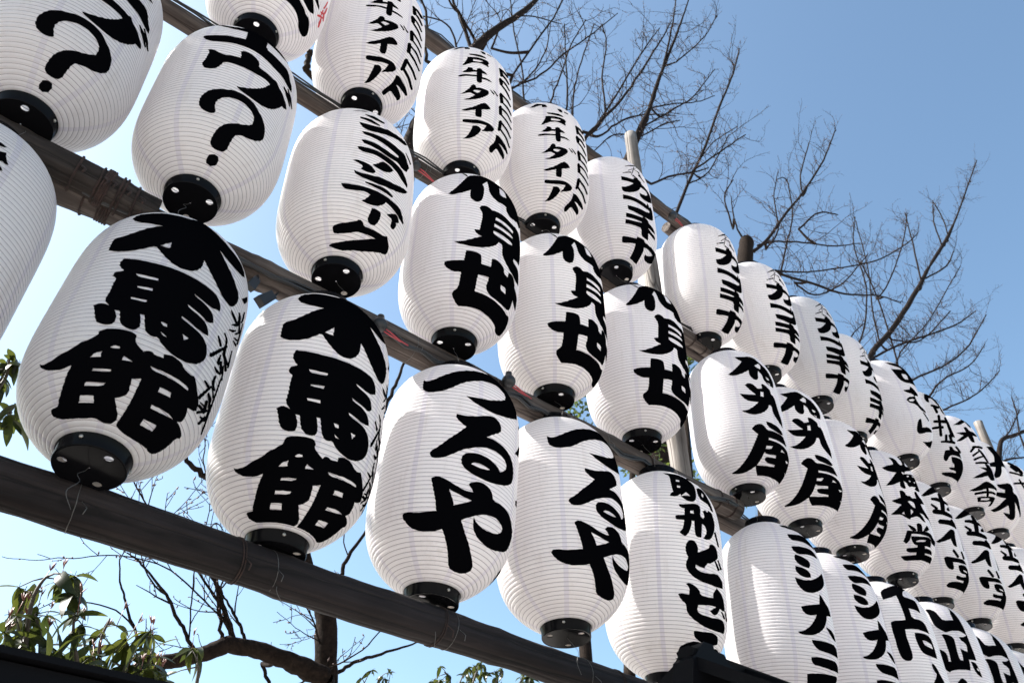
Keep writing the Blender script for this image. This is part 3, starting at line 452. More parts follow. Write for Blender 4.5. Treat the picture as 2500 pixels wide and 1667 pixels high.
    'shupu': 'P 2348,809 2426,828 2469,840 2518,844 2469,825 2427,816;P 2476,785 2495,779 2514,774 2533,769 2554,766 2577,764 2602,764 2629,764 2656,766 2661,769 2667,776 2667,782 2665,785 2639,787 2614,791 2590,796 2566,799 2542,799 2520,797 2499,795 2478,795 2475,794 2473,790 2474,786;P 2433,741 2452,737 2470,734 2488,731 2508,729 2531,727 2557,725 2584,725 2612,726 2616,727 2620,732 2619,737 2617,738 2591,742 2564,746 2539,752 2515,755 2493,756 2473,755 2454,753 2435,753 2432,752 2429,747 2431,742;P 2427,704 2472,701 2506,702 2545,706 2585,711 2626,717 2664,725 2698,734 2734,740 2773,744 2814,751 2862,763 2905,775 2943,786 2973,792 2992,786 2931,744 2899,731 2865,724 2827,716 2786,707 2745,697 2704,687 2663,677 2621,667 2581,660 2542,656 2510,656 2486,660 2465,668 2449,680 2438,691;P 2462,635 2494,639 2524,641 2563,643 2603,644 2645,646 2689,647 2735,647 2777,648 2813,650 2848,654 2883,660 2912,662 2934,660 2955,652 2972,639 2992,629 3026,621 3006,602 2994,587 2978,560 2922,541 2888,538 2856,544 2824,544 2792,538 2752,534 2706,533 2664,535 2627,538 2589,541 2549,544 2519,547 2498,549 2483,556 2470,571 2504,576 2537,577 2581,577 2624,576 2666,573 2708,572 2749,571 2784,574 2814,577 2832,582 2842,587 2840,598 2831,600 2814,597 2783,596 2739,600 2695,603 2651,606 2609,608 2568,610 2532,612 2501,614 2480,620;P 2446,511 2460,518 2477,521 2502,521 2536,523 2579,526 2624,528 2671,527 2718,526 2765,526 2814,526 2863,526 2905,525 2936,520 2968,510 3000,495 3015,482 3007,461 2954,456 2915,458 2873,467 2839,474 2811,480 2778,484 2742,485 2702,487 2658,489 2619,491 2585,490 2551,488 2519,485 2492,486 2470,491 2456,498;P 2424,409 2440,416 2458,418 2483,417 2510,415 2538,413 2564,409 2589,402 2609,392 2630,375 2607,361 2585,355 2557,352 2532,354 2496,362 2514,376 2503,388 2491,393 2472,397 2453,401;P 2589,417 2623,434 2644,448 2662,464 2682,474 2703,476 2729,476 2759,473 2780,470 2800,466 2776,442 2754,428 2727,417 2700,411 2673,409 2650,409 2629,411 2612,413;P 2937,682 3032,656 3038,659 3052,667 3060,676 3061,680 2951,693 2948,692 2941,688 2937,684;P 2444,344 2467,337 2488,335 2514,335 2546,337 2583,341 2623,347 2667,356 2705,362 2738,366 2770,370 2799,376 2834,384 2875,397 2914,410 2951,422 2984,432 3025,440 2982,405 2948,384 2908,365 2869,350 2830,338 2790,328 2750,320 2709,314 2668,308 2628,305 2590,305 2554,306 2522,308 2494,312 2470,318 2455,327;P 2555,280 2573,279 2591,278 2609,278 2629,277 2653,277 2679,278 2706,279 2730,280 2750,281 2770,281 2789,281 2810,282 2816,284 2824,290 2825,296 2822,298 2803,300 2786,302 2766,304 2743,304 2717,303 2688,301 2661,298 2636,297 2614,295 2595,293 2576,291 2558,289 2554,288 2551,284 2552,281;P 2358,248 2392,250 2420,250 2456,250 2491,252 2527,254 2563,256 2600,258 2637,260 2672,262 2709,263 2748,264 2786,265 2824,265 2863,267 2904,270 2938,268 2966,259 2993,249 3018,237 3030,229 3024,221 2985,218 2956,219 2926,224 2891,226 2852,228 2816,230 2763,232 2755,221 2746,213 2733,205 2712,195 2684,186 2655,180 2625,178 2594,177 2545,179 2573,192 2589,203 2611,224 2580,229 2552,229 2516,226 2478,222 2438,219 2408,219 2388,223 2372,231;P 2653,166 2679,171 2700,172 2727,172 2743,170 2750,165 2755,156 2759,144 2757,132 2750,120 2736,112 2716,108 2693,107 2668,110 2653,115 2647,122 2646,130 2650,140 2652,150;P 2803,182 2872,211 2906,222 2925,219 2942,214 2968,203 2956,195 2947,191 2932,186 2948,180 2950,171 2946,160 2938,152 2926,148 2912,148 2895,150 2884,159 2880,174 2866,181 2842,180 2823,180;P 2307,67 2312,72 2321,74 2353,77 2406,82 2463,87 2523,94 2554,100 2557,103 2569,105 2591,106 2612,103 2632,95 2660,92 2693,94 2733,95 2779,98 2824,100 2869,102 2899,106 2919,113 2958,105 2984,101 3012,97 3036,91 3058,84 3070,78 3069,72 3056,68 3030,64 3013,62 3003,62 2970,55 2910,46 2846,37 2776,29 2710,24 2651,22 2593,18 2535,15 2465,13 2388,14 2320,16 2234,21 2245,24 2291,27 2372,30 2455,34 2539,40 2611,46 2673,53 2732,61 2818,77 2767,75 2730,74 2691,72 2648,70 2603,68 2556,64 2503,58 2441,54 2369,51 2325,52 2312,56 2306,61',
    'nakamise': 'P 2250,910 2305,876 2327,859 2343,835 2364,850 2394,861 2442,877 2497,894 2555,902 2610,900 2665,890 2725,885 2775,875 2830,868 2875,852 2925,842 2970,830 3010,815 3040,795 3075,782 3100,765 3120,750 3145,728 3044,674 3000,682 2972,681 2944,672 2910,664 2872,656 2840,654 2812,658 2793,665 2780,676 2776,686 2780,696 2762,699 2724,698 2696,696 2679,694 2657,695 2631,701 2605,711 2580,727 2566,747 2564,772 2560,795 2551,825 2497,781 2511,766 2515,745 2514,714 2509,688 2500,665 2487,649 2469,640 2447,636 2423,638 2402,645 2386,657 2379,676 2381,714 2335,697 2301,688 2265,681 2233,677 2206,676 2186,678 2167,686 2206,707 2232,723 2256,743 2278,762 2297,783 2314,802 2337,830 2308,849 2288,866;H 2710,828 2775,831 2792,816 2790,774 2752,764 2729,762 2706,763 2696,777;P 2477,599 2490,612 2504,618 2523,624 2544,626 2568,624 2586,620 2599,613 2617,612 2642,618 2675,622 2716,624 2757,624 2797,621 2837,620 2876,620 2912,623 2942,628 2977,630 3019,632 3059,629 3095,620 3130,608 3160,592 3172,566 3149,520 3121,480 3080,432 3029,424 2991,418 2931,407 2924,390 2946,384 3004,386 3052,387 3079,379 3094,358 3101,305 3018,294 2968,295 2916,301 2872,309 2833,318 2799,330 2770,345 2753,360 2748,374 2746,392 2748,412 2736,423 2699,423 2681,404 2657,388 2622,372 2582,357 2539,345 2496,337 2455,333 2419,332 2388,333 2358,336 2327,339 2301,344 2268,353 2307,355 2337,358 2372,365 2406,374 2441,385 2474,396 2520,413 2487,417 2470,423 2455,432 2448,439 2447,447 2495,452 2500,478 2506,505 2513,542 2510,567 2498,577 2488,587;H 2655,577 2719,579 2764,581 2814,582 2856,583 2888,582 2902,577 2892,560 2826,559 2782,559 2736,560 2698,560 2650,558;H 2644,530 2698,532 2742,534 2796,536 2844,538 2881,538 2899,535 2894,525 2817,518 2770,515 2726,513 2688,511 2639,509;H 2636,482 2699,484 2743,486 2789,487 2832,489 2871,490 2891,488 2886,475 2806,463 2760,459 2716,457 2680,458 2649,461 2634,467;P 2385,301 2402,304 2422,304 2453,305 2481,304 2505,301 2521,297 2529,290 2534,276 2538,246 2636,249 2637,298 2674,306 2699,307 2727,304 2753,299 2777,292 2790,282 2793,268 2808,260 2850,258 2858,291 2893,297 2917,298 2941,296 2964,288 2985,273 2996,262 2994,255 3012,248 3054,246 3092,243 3121,239 3146,224 3198,194 3113,184 3072,185 3024,191 3033,175 3039,163 3045,150 3043,141 3033,136 3001,130 2950,127 2888,124 2818,122 2758,122 2707,124 2670,129 2648,136 2634,143 2628,151 2627,160 2632,170 2633,180 2631,194 2523,188 2520,168 2520,149 2523,115 2586,116 2632,116 2684,116 2735,116 2788,116 2846,116 2913,117 2974,118 3029,118 3073,121 3103,127 3135,127 3169,122 3203,116 3239,108 3272,99 3303,88 3315,80 3302,72 3265,64 3206,57 3159,54 3123,54 3096,56 3076,58 3040,59 2989,59 2924,59 2848,60 2774,60 2700,61 2630,61 2563,61 2493,59 2418,57 2375,56 2364,56 2345,59 2321,66 2301,74 2283,84 2277,92 2280,99 2295,105 2321,111 2339,120 2347,135 2352,152 2356,183 2299,183 2264,188 2232,198 2210,208 2197,218 2194,227 2200,234 2223,238 2264,241 2307,242 2375,245;H 2786,193 2841,196 2864,191 2879,172 2815,172 2792,177',
    'tsuruya': 'P 2064,798 2094,786 2121,785 2157,791 2194,801 2232,814 2275,827 2323,842 2377,855 2439,868 2508,881 2587,892 2672,905 2765,918 2820,908 2875,895 2925,880 2975,865 3015,848 3055,830 3080,810 3034,749 2919,713 2849,695 2775,680 2716,673 2665,671 2614,672 2562,677 2522,683 2494,691 2469,699 2439,710 2488,711 2536,714 2601,720 2660,730 2711,743 2757,756 2816,779 2835,802 2827,815 2798,825 2763,831 2723,834 2674,831 2619,826 2564,817 2509,805 2458,792 2410,778 2368,763 2331,746 2294,734 2256,725 2217,720 2178,717 2141,720 2106,729 2084,740 2075,755 2069,771;P 2384,613 2436,611 2476,613 2522,620 2569,629 2619,641 2660,649 2693,652 2722,650 2748,643 2766,634 2775,623 2777,613 2774,604 2755,592 2721,579 2688,565 2639,543 2704,547 2754,546 2812,543 2866,538 2913,529 2951,516 2978,497 2991,475 2988,448 2970,424 2940,406 2890,387 2826,371 2766,360 2708,353 2658,351 2614,353 2572,357 2531,363 2498,371 2474,382 2459,394 2454,408 2456,421 2466,433 2487,442 2518,449 2554,453 2596,455 2635,454 2674,452 2711,447 2746,441 2773,434 2799,422 2839,438 2858,449 2868,459 2868,469 2860,480 2839,488 2806,494 2772,498 2735,500 2693,498 2647,495 2600,488 2553,478 2508,467 2465,456 2427,443 2392,429 2358,418 2323,408 2291,404 2260,403 2239,407 2226,414 2218,422 2217,430 2232,439 2266,452 2301,468 2340,491 2378,511 2415,529 2442,545 2468,562 2443,568 2424,574 2403,584 2389,592 2381,599 2379,605;H 2530,401 2549,409 2568,412 2596,414 2622,413 2648,412 2670,409 2694,406 2666,400 2638,398 2602,396 2571,397;P 2252,316 2282,326 2312,325 2353,317 2392,308 2431,298 2469,290 2508,285 2539,284 2571,286 2555,298 2544,305 2528,313 2559,327 2587,333 2621,337 2653,336 2685,332 2710,326 2728,316 2741,305 2746,293 2774,287 2829,290 2883,290 2937,287 2984,280 3022,270 3061,258 3102,245 3122,226 3121,202 3112,182 3093,166 3050,152 2990,141 2933,132 2878,127 2821,125 2764,127 2716,132 2678,138 2648,147 2627,158 2614,172 2605,197 2634,183 2664,176 2704,171 2747,170 2792,172 2834,176 2871,182 2897,191 2910,202 2906,211 2886,219 2852,224 2808,228 2762,226 2714,222 2666,214 2619,203 2575,192 2512,174 2547,149 2579,131 2622,113 2671,94 2730,76 2777,64 2800,57 2808,50 2800,45 2773,39 2727,34 2676,32 2622,32 2576,34 2540,36 2506,44 2480,60 2458,76 2436,92 2413,109 2376,135 2322,127 2276,125 2221,124 2172,128 2130,135 2096,146 2069,161 2053,172 2050,179 2054,186 2065,190 2094,191 2142,187 2187,186 2232,188 2269,190 2315,193 2300,229 2289,251 2278,270 2268,288;H 2390,278 2421,271 2450,266 2489,260 2524,256 2569,253 2528,240 2496,232 2438,219 2428,237 2416,251;P 3220,122 3355,132 3375,122 3400,108 3430,95 3470,78 3445,88 3358,87 3292,95 3255,105;P 3350,135 3365,130 3375,125 3390,112 3370,120 3370,128;P 3133,755 3149,731 3077,718 3074,724;P 2996,568 3133,651 3174,647 3156,627 3107,587;P 3082,375 3195,410 3195,375 3110,362 3090,364',
    'komagata': 'P 2269,941 2380,942 2452,944 2515,942 2561,933 2592,918 2615,903 2629,889 2633,874 2628,860 2618,842 2607,820 2596,800 2582,781 2562,768 2535,759 2504,756 2470,758 2443,764 2421,772 2411,779 2411,789 2375,775 2348,770 2301,771 2302,779 2311,786 2338,799 2330,825 2328,846 2330,872 2333,892 2333,907 2323,918 2301,925 2285,932;H 2404,886 2447,886 2434,870 2392,869;H 2394,843 2432,842 2420,829 2387,828;H 2411,778 2477,807 2520,788 2476,786 2449,784;P 2584,912 2749,902 2800,912 2805,912 2795,912 2800,915 2695,945 2687,945 2613,926 2587,916;P 2652,858 2728,874 2779,877 2809,869 2818,855 2815,836 2820,820 2831,804 2838,785 2843,755 2802,751 2784,758 2772,773 2750,781 2717,781 2688,783 2662,786 2644,792 2632,801 2627,812 2628,823 2633,836;H 2712,841 2729,833 2726,825 2704,811 2687,815 2688,822;P 2375,729 2428,733 2471,738 2523,747 2565,751 2596,750 2613,743 2615,731 2612,716 2604,698 2610,688 2639,682 2656,695 2657,705 2644,723 2685,736 2710,728 2739,744 2781,742 2801,735 2811,722 2819,707 2823,691 2817,672 2800,648 2773,626 2739,603 2708,588 2678,580 2651,576 2615,578 2658,606 2668,623 2659,638 2644,647 2615,652 2609,627 2603,608 2591,578 2552,575 2535,578 2526,585 2522,605 2526,656 2498,653 2493,635 2483,619 2468,598 2450,582 2420,566 2388,573 2375,578 2367,587 2392,598 2405,614 2421,649 2363,646 2341,648 2335,656 2335,662 2343,667 2366,671 2426,677 2435,710 2402,712 2387,717;H 2492,705 2530,710 2527,694 2489,692;P 2787,635 2840,574 2846,574 2862,576 2876,582 2881,584 2826,645 2819,646 2804,643 2791,638;P 2414,512 2421,527 2435,539 2452,548 2472,553 2492,554 2512,552 2527,543 2539,529 2543,516 2538,499 2574,508 2608,518 2655,531 2684,543 2695,559 2741,567 2771,566 2798,560 2816,549 2823,531 2821,518 2812,510 2773,495 2715,474 2676,462 2650,459 2627,450 2600,430 2567,429 2543,430 2505,435 2501,423 2510,416 2529,411 2559,407 2603,407 2657,411 2728,422 2785,426 2820,421 2850,415 2872,407 2881,396 2870,373 2801,365 2743,361 2677,359 2620,359 2569,360 2524,364 2486,371 2456,380 2432,391 2416,403 2407,416 2406,429 2413,442 2421,451 2431,458 2431,467 2420,479 2414,494;P 2745,488 2790,448 2800,448 2820,451 2835,457 2838,461 2767,494 2762,494 2753,493 2746,490;P 2805,498 2847,462 2856,462 2876,465 2893,471 2897,474 2832,505 2827,506 2815,504 2807,501;P 2395,336 2418,342 2438,342 2462,338 2487,332 2512,323 2527,313 2532,302 2552,296 2588,296 2626,297 2688,302 2684,315 2698,328 2747,356 2803,347 2837,338 2865,325 2882,307 2892,274 2859,266 2832,264 2785,266 2753,242 2729,232 2701,227 2675,228 2639,238 2722,265 2668,264 2612,260 2508,249 2498,230 2505,221 2524,216 2559,212 2611,211 2675,212 2755,219 2820,222 2859,221 2892,215 2916,205 2926,194 2920,176 2790,167 2720,164 2654,164 2594,166 2539,172 2492,180 2450,190 2421,200 2402,211 2392,224 2391,238 2380,249 2358,256 2340,266 2320,284 2333,289 2358,290 2420,289 2427,311 2421,323;P 2810,254 2864,234 2874,234 2893,236 2906,241 2907,243 2834,260 2828,260 2817,259 2811,256;P 2885,272 2934,234 2942,234 2962,236 2981,241 2987,243 2915,278 2909,278 2897,277 2887,274;P 2482,143 2582,146 2646,150 2709,154 2762,153 2805,148 2834,139 2857,122 2791,112 2739,107 2679,104 2618,104 2559,110 2519,116 2494,124 2482,132;P 2556,107 2500,105 2447,98 2403,91 2365,84 2344,75 2341,67 2351,60 2377,56 2426,54 2500,56 2557,60 2595,66 2643,71 2704,74 2782,75 2887,76 2990,78 3190,90 3112,96 3046,100 2979,106 2922,108 2867,106 2796,101 2713,93 2634,86 2558,80 2498,77 2430,74 2498,87 2552,94 2651,102;P 2311,43 2393,44 2446,44 2526,44 2514,36 2480,33 2422,34 2372,37',
    'sakurai': 'P 2256,817 2336,822 2391,828 2447,838 2497,844 2537,844 2568,836 2591,819 2624,805 2668,794 2705,783 2733,771 2756,756 2774,740 2792,721 2810,699 2807,676 2776,638 2723,634 2689,634 2654,637 2625,643 2602,653 2589,667 2587,685 2573,700 2537,716 2525,702 2518,686 2513,662 2501,646 2483,638 2462,635 2437,638 2416,646 2399,659 2392,675 2396,704 2336,683 2298,672 2261,663 2222,658 2182,658 2155,661 2132,671 2179,687 2215,703 2257,726 2292,747 2334,775 2298,790 2279,800;H 2502,758 2587,793 2605,778 2603,764 2581,741 2537,744 2518,749;H 2651,694 2692,693 2706,690 2706,678 2668,674 2655,678;H 2652,649 2707,648 2690,637;P 2308,582 2336,594 2358,598 2385,599 2412,594 2440,582 2456,574 2460,569 2480,569 2537,578 2533,610 2557,617 2580,617 2608,612 2637,604 2667,595 2681,583 2677,568 2689,560 2718,560 2738,551 2748,532 2756,511 2762,488 2771,468 2781,449 2794,430 2811,411 2814,385 2798,340 2754,354 2724,365 2693,378 2667,392 2646,408 2636,429 2638,454 2627,466 2595,464 2572,439 2545,420 2506,400 2463,384 2415,371 2372,364 2331,363 2296,366 2264,372 2240,379 2214,389 2269,392 2309,401 2355,418 2394,436 2444,462 2384,459 2346,460 2310,464 2282,473 2261,487 2245,500 2227,517 2282,511 2323,510 2370,511 2402,513 2426,516 2390,532 2366,544 2341,559 2324,570;H 2501,547 2545,553 2533,513 2488,511;P 2497,328 2543,329 2580,328 2624,325 2668,320 2710,313 2744,304 2777,288 2747,278 2707,274 2654,276 2606,279 2563,283 2532,289 2511,298 2500,308;P 2295,261 2328,281 2355,291 2386,299 2415,301 2441,298 2465,288 2486,273 2510,267 2538,269 2577,270 2631,270 2683,271 2731,272 2768,268 2788,259 2810,246 2850,223 2768,222 2709,221 2645,221 2587,220 2506,218 2501,206 2562,207 2615,207 2684,208 2751,207 2814,204 2873,199 2927,192 2988,184 3080,185 3110,165 3145,145 3175,128 3205,115 3230,102 3260,92 3290,85 3315,75 3295,80 3174,63 2981,46 2828,39 2684,35 2563,32 2396,28 2354,43 2340,52 2334,63 2268,52 2214,45 2148,40 2080,37 2014,38 1957,40 1888,44 1892,48 1998,54 2066,63 2131,77 2185,94 2230,115 2266,137 2293,160 2321,185 2364,227;H 2470,167 2567,175 2544,159 2517,153 2461,151;H 2449,132 2466,126 2512,125 2640,132 2644,118 2524,112 2480,108 2466,103 2464,98 2474,92 2495,88 2528,85 2574,85 2671,87 2676,78 2563,72 2482,69 2353,68 2392,87 2413,100 2429,115 2440,125;H 2730,179 2806,174 2715,164;H 2878,143 3039,164 2940,139;H 3007,100 3185,122 3200,118',
    'bairin': 'P 2204,735 2253,746 2293,753 2339,759 2371,764 2394,769 2402,789 2397,806 2377,837 2421,842 2451,840 2480,831 2496,816 2499,796 2508,784 2520,778 2538,777 2577,783 2609,818 2625,840 2633,869 2725,870 2745,860 2734,843 2687,815 2657,791 2677,786 2779,807 2820,805 2830,792 2840,785 2835,780 2671,744 2618,733 2584,726 2557,715 2526,693 2726,723 2870,742 2880,722 2885,700 2890,675 2890,650 2895,615 2752,582 2702,577 2645,581 2706,609 2628,599 2585,594 2548,586 2526,592 2516,609 2500,619 2469,626 2469,567 2438,558 2415,560 2390,568 2382,583 2396,613 2316,593 2262,584 2177,579 2243,612 2295,640 2390,694 2328,696 2290,700 2254,707 2228,717;H 2488,709 2530,707 2514,688 2495,691 2488,696;H 2571,687 2627,695 2604,680 2565,674;H 2707,707 2855,738 2764,705;H 2570,644 2618,646 2593,632;H 2690,652 2772,666 2713,644;P 2193,456 2242,464 2277,471 2334,481 2343,536 2373,542 2394,541 2414,534 2427,524 2430,509 2449,503 2483,504 2505,501 2513,492 2537,490 2605,500 2609,552 2668,566 2705,541 2738,529 2786,523 2833,517 2895,507 2684,465 2701,437 2722,421 2756,409 2804,394 2900,368 2741,353 2693,360 2667,374 2634,379 2580,376 2614,357 2633,342 2656,313 2608,313 2575,320 2540,336 2504,340 2465,334 2433,328 2405,323 2386,318 2372,308 2340,313 2311,322 2275,338 2238,345 2200,344 2167,345 2126,348 2188,370 2234,388 2312,423 2244,435 2214,444;H 2277,351 2314,367 2313,346;H 2429,391 2464,375 2407,346;H 2426,454 2469,460 2496,459 2520,454 2530,440 2520,406 2480,416 2457,428;P 2783,379 2906,289 2915,290 2910,288 2915,290 2910,290 2853,396 2839,394 2810,388 2790,382;P 2282,224 2308,225 2343,224 2397,223 2452,225 2509,230 2564,234 2616,238 2667,239 2716,238 2759,231 2795,218 2852,212 2950,220 2950,208 2856,171 2746,171 2712,180 2703,195 2680,204 2646,208 2585,207 2506,206 2436,204 2342,201 2327,187 2314,174 2297,159 2275,148 2235,137 2199,152 2224,170 2240,183 2254,196 2266,208;P 2309,267 2354,262 2383,255 2412,245 2426,236 2425,224 2369,223 2340,234;P 2455,280 2495,288 2520,288 2542,283 2547,268 2532,232 2438,224;P 2667,294 2713,269 2646,247 2603,238 2539,230 2580,252 2611,268;P 2323,185 2389,186 2452,189 2540,195 2615,200 2669,201 2702,194 2712,176 2715,161 2708,140 2617,138 2556,135 2491,132 2438,130 2395,131 2363,136 2342,147 2329,160;H 2397,156 2444,164 2490,168 2586,175 2572,166 2523,159 2441,153 2402,152;P 2423,133 2564,138 2580,122 2670,127 2724,127 2768,123 2799,117 2820,105 2606,96 2608,88 2773,93 2864,97 2901,94 2931,87 2979,71 2858,64 2765,60 2661,58 2562,56 2460,52 2358,49 2251,46 2184,48 2157,54 2136,61 2114,70 2214,71 2288,73 2412,78 2412,90 2332,88 2288,88 2253,91 2233,95 2228,100 2230,105 2241,110 2288,113 2418,119',
    'kindo': 'P 2262,754 2367,796 2467,833 2675,892 2690,885 2710,878 2730,862 2765,845 2790,825 2815,802 2830,782 2840,768 2855,748 2865,725 2870,700 2880,678 2880,652 2885,618 2885,640 2880,665 2870,700 2855,735 2840,770 2820,798 2800,818 2775,832 2699,831 2562,803 2457,775 2380,757 2315,746 2279,745;P 2404,713 2428,713 2449,713 2471,713 2503,712 2552,710 2621,710 2726,719 2855,732 2860,732 2855,732 2855,740 2855,745 2845,765 2726,757 2628,751 2566,751 2521,750 2486,747 2459,744 2434,742 2416,738 2396,727 2395,717;P 2599,792 2500,619 2509,611 2544,612 2588,628 2609,641 2780,830 2775,838 2765,845 2638,810;P 2356,666 2416,630 2430,630 2454,636 2467,648 2465,655 2386,681 2377,682 2362,678 2355,670;P 2359,591 2397,590 2437,591 2476,592 2515,593 2557,592 2605,592 2664,593 2747,600 2804,612 2885,635 2880,642 2880,650 2799,645 2709,639 2646,640 2588,641 2532,639 2482,637 2438,635 2398,635 2372,629 2343,614 2344,597;P 2673,666 2671,660 2690,655 2771,668 2875,700 2870,708 2870,712 2865,720 2831,721 2702,682;P 2398,506 2439,506 2482,508 2525,510 2566,512 2606,512 2652,513 2712,515 2814,527 2880,540 2880,542 2885,555 2885,565 2880,578 2880,592 2735,572 2657,567 2589,561 2531,556 2481,552 2438,550 2411,544 2381,528 2383,512;P 2248,357 2334,382 2399,407 2474,440 2536,465 2579,479 2621,485 2664,484 2675,471 2651,447 2633,422 2620,396 2608,370 2592,332 2542,332 2522,341 2513,360 2508,375 2506,389 2405,366 2347,355 2294,346 2263,346;P 2660,565 2736,511 2765,514 2885,540 2880,545 2885,552 2766,596 2740,593 2696,584 2666,571;P 2290,228 2322,236 2348,239 2379,238 2436,237 2526,237 2602,240 2652,243 2696,236 2755,213 2601,207 2525,206 2427,201 2432,168 2428,154 2411,148 2384,147 2346,152 2318,162 2301,178 2291,196;P 2462,285 2516,241 2529,240 2554,243 2572,253 2574,259 2515,302 2503,304 2480,301 2464,291;P 2643,298 2657,247 2667,245 2693,248 2718,257 2727,263 2698,311 2689,312 2668,309 2649,303;P 2523,184 2582,195 2634,198 2705,199 2765,190 2811,170 2872,150 3005,138 3040,115 3070,98 3095,82 3140,65 3016,58 2809,48 2643,44 2505,44 2379,44 2313,48 2291,57 2349,71 2405,77 2482,80 2563,82 2699,86 2706,99 2554,93 2501,95 2483,102 2480,108 2494,118 2602,116 2665,119 2734,127 2719,141 2609,136 2564,141 2540,152 2527,164;H 2635,164 2700,165 2735,164 2768,158 2675,156 2646,158;P 2885,530 2774,330 2778,330 2794,332 2812,337 2821,340 2885,530 2880,530 2885,532 2880,530',
    'ishi': 'P 2282,862 2421,863 2536,874 2630,872 2675,855 2710,835 2745,818 2770,798 2795,772 2825,740 2845,708 2860,655 2696,639 2598,628 2508,619 2448,622 2406,634 2378,655 2360,683 2342,714 2316,764 2380,764 2440,767 2580,786 2517,802 2461,809 2393,814 2341,828;H 2478,716 2580,729 2613,719 2594,670 2514,660 2487,672;P 2372,525 2512,546 2562,590 2608,582 2646,569 2693,548 2716,532 2701,510 2582,489 2584,457 2592,432 2610,405 2648,385 2722,379 2773,371 2761,341 2628,336 2580,350 2547,375 2495,387 2427,388 2388,398 2364,419 2405,445 2450,458 2559,478 2554,496 2510,501 2435,503 2394,511;H 2408,422 2469,437 2502,442 2536,438 2492,417 2462,410 2434,408 2416,412;P 2628,318 2725,258 2737,259 2764,266 2789,277 2795,282 2662,331 2656,331 2641,327 2630,322;P 2433,199 2468,227 2523,243 2526,213 2525,194 2522,164 2632,182 2706,190 2776,192 2829,192 2856,179 2681,147 2616,136 2571,126 2521,118 2466,113 2426,117 2403,130 2404,156;P 2575,70 2712,80 2810,95 3025,150 3070,128 3090,115 3120,102 2902,68 2760,63',
    'tokiwa': 'P 2458,868 2610,885 2645,868 2690,850 2725,825 2712,778 2711,738 2724,707 2742,680 2777,645 2667,651 2640,673 2638,706 2623,734 2595,757 2574,778 2556,798 2524,804 2459,794 2427,738 2384,739 2367,751 2361,773 2374,802;P 2418,691 2558,678 2586,684 2631,703 2649,721 2637,725 2450,716 2437,713 2419,705 2413,696;P 2452,684 2461,619 2471,615 2500,618 2528,633 2538,644 2532,710 2520,714 2489,709 2461,695;P 2468,586 2344,362 2348,354 2367,350 2393,359 2406,369 2543,600 2539,607 2514,608 2483,596;P 2342,501 2384,502 2430,504 2478,507 2524,512 2566,518 2610,525 2662,535 2738,552 2790,568 2855,592 2855,600 2855,605 2746,581 2684,572 2630,566 2574,558 2515,549 2458,540 2406,533 2359,528 2346,524 2331,514 2333,504;P 2262,425 2474,446 2495,453 2517,468 2510,478 2494,479 2273,450 2261,446 2249,437 2252,428;P 2635,533 2600,376 2609,373 2642,377 2683,394 2702,405 2860,602 2794,589 2709,568 2653,546;P 2631,583 2692,394 2712,394 2784,412 2860,440 2855,445 2768,628 2738,625 2682,611 2642,593;P 2330,286 2613,301 2644,310 2686,328 2684,339 2662,339 2347,308 2335,305 2322,298 2322,289;P 2454,371 2406,306 2408,299 2425,295 2451,303 2465,312 2521,380 2520,387 2499,390 2469,381;P 2537,377 2526,302 2536,298 2566,301 2600,315 2614,326 2632,403 2620,407 2584,402 2550,388;P 2295,139 2302,160 2352,213 2450,224 2459,258 2510,264 2535,257 2551,239 2591,233 2664,240 2719,231 2766,191 2582,183 2508,181 2452,174 2410,159 2381,137 2354,127 2330,126 2310,130;P 2610,267 2706,228 2728,230 2781,243 2855,270 2870,280 2691,295 2671,294 2636,285 2613,274;P 2462,164 2559,169 2634,173 2729,179 2816,175 2885,159 2962,147 3020,135 3065,115 3115,95 3160,78 3230,58 2821,32 2599,30 2364,31 2256,38 2230,50 2398,54 2504,57 2661,62 2654,72 2486,72 2432,76 2415,84 2556,92 2543,106 2522,114 2489,120 2469,133',
    'kimura': 'P 2445,940 2540,918 2600,900 2650,880 2695,852 2711,788 2616,773 2583,785 2577,838 2408,785 2334,772 2232,772 2350,807 2432,836 2615,895;P 2217,676 2421,693 2420,748 2482,759 2509,752 2520,728 2555,716 2625,718 2691,715 2792,703 2638,669 2597,665 2566,670 2544,589 2473,580 2445,593 2427,640 2291,596 2230,584 2170,587 2339,649;P 2369,464 2495,522 2508,532 2506,544 2478,543 2457,537 2343,478 2335,470 2336,461 2354,460;P 2421,513 2700,541 2745,553 2845,585 2850,595 2797,586 2447,538 2432,534 2414,525 2413,516;P 2376,418 2540,478 2553,486 2559,494 2541,496 2525,492 2362,437 2351,430 2347,420 2361,416;P 2359,372 2621,439 2642,447 2660,459 2643,461 2622,458 2359,395 2346,389 2336,379 2346,372;P 2357,336 2626,362 2656,371 2695,387 2690,396 2666,394 2374,358 2361,355 2347,346 2349,338;P 2532,505 2680,379 2700,380 2756,393 2850,422 2850,428 2594,526 2582,526 2556,521 2536,511;P 2393,306 2578,318 2562,365 2746,370 2850,348 2770,223 2641,197 2588,201 2535,231 2380,204 2302,197 2205,198 2337,230 2419,250 2540,278;P 2079,100 2234,120 2325,139 2407,163 2478,176 2538,176 2623,168 2772,162 2945,172 2965,152 2631,129 2522,124 2432,110 2348,100 2266,94 2187,93;P 2207,67 2838,102 2879,111 2898,123 2834,121 2785,117 2211,84 2195,82 2181,76 2191,70;P 2252,53 2400,59 2525,64 2698,75 2859,88 3040,105 3125,70 3098,47 2899,21 2843,52 2601,33 2466,27 2286,25;H 2378,46 2690,60 2647,48 2564,41 2374,36;P 2441,141 2515,68 2536,65 2574,64 2597,70 2597,74 2505,147 2495,151 2470,153 2448,147',
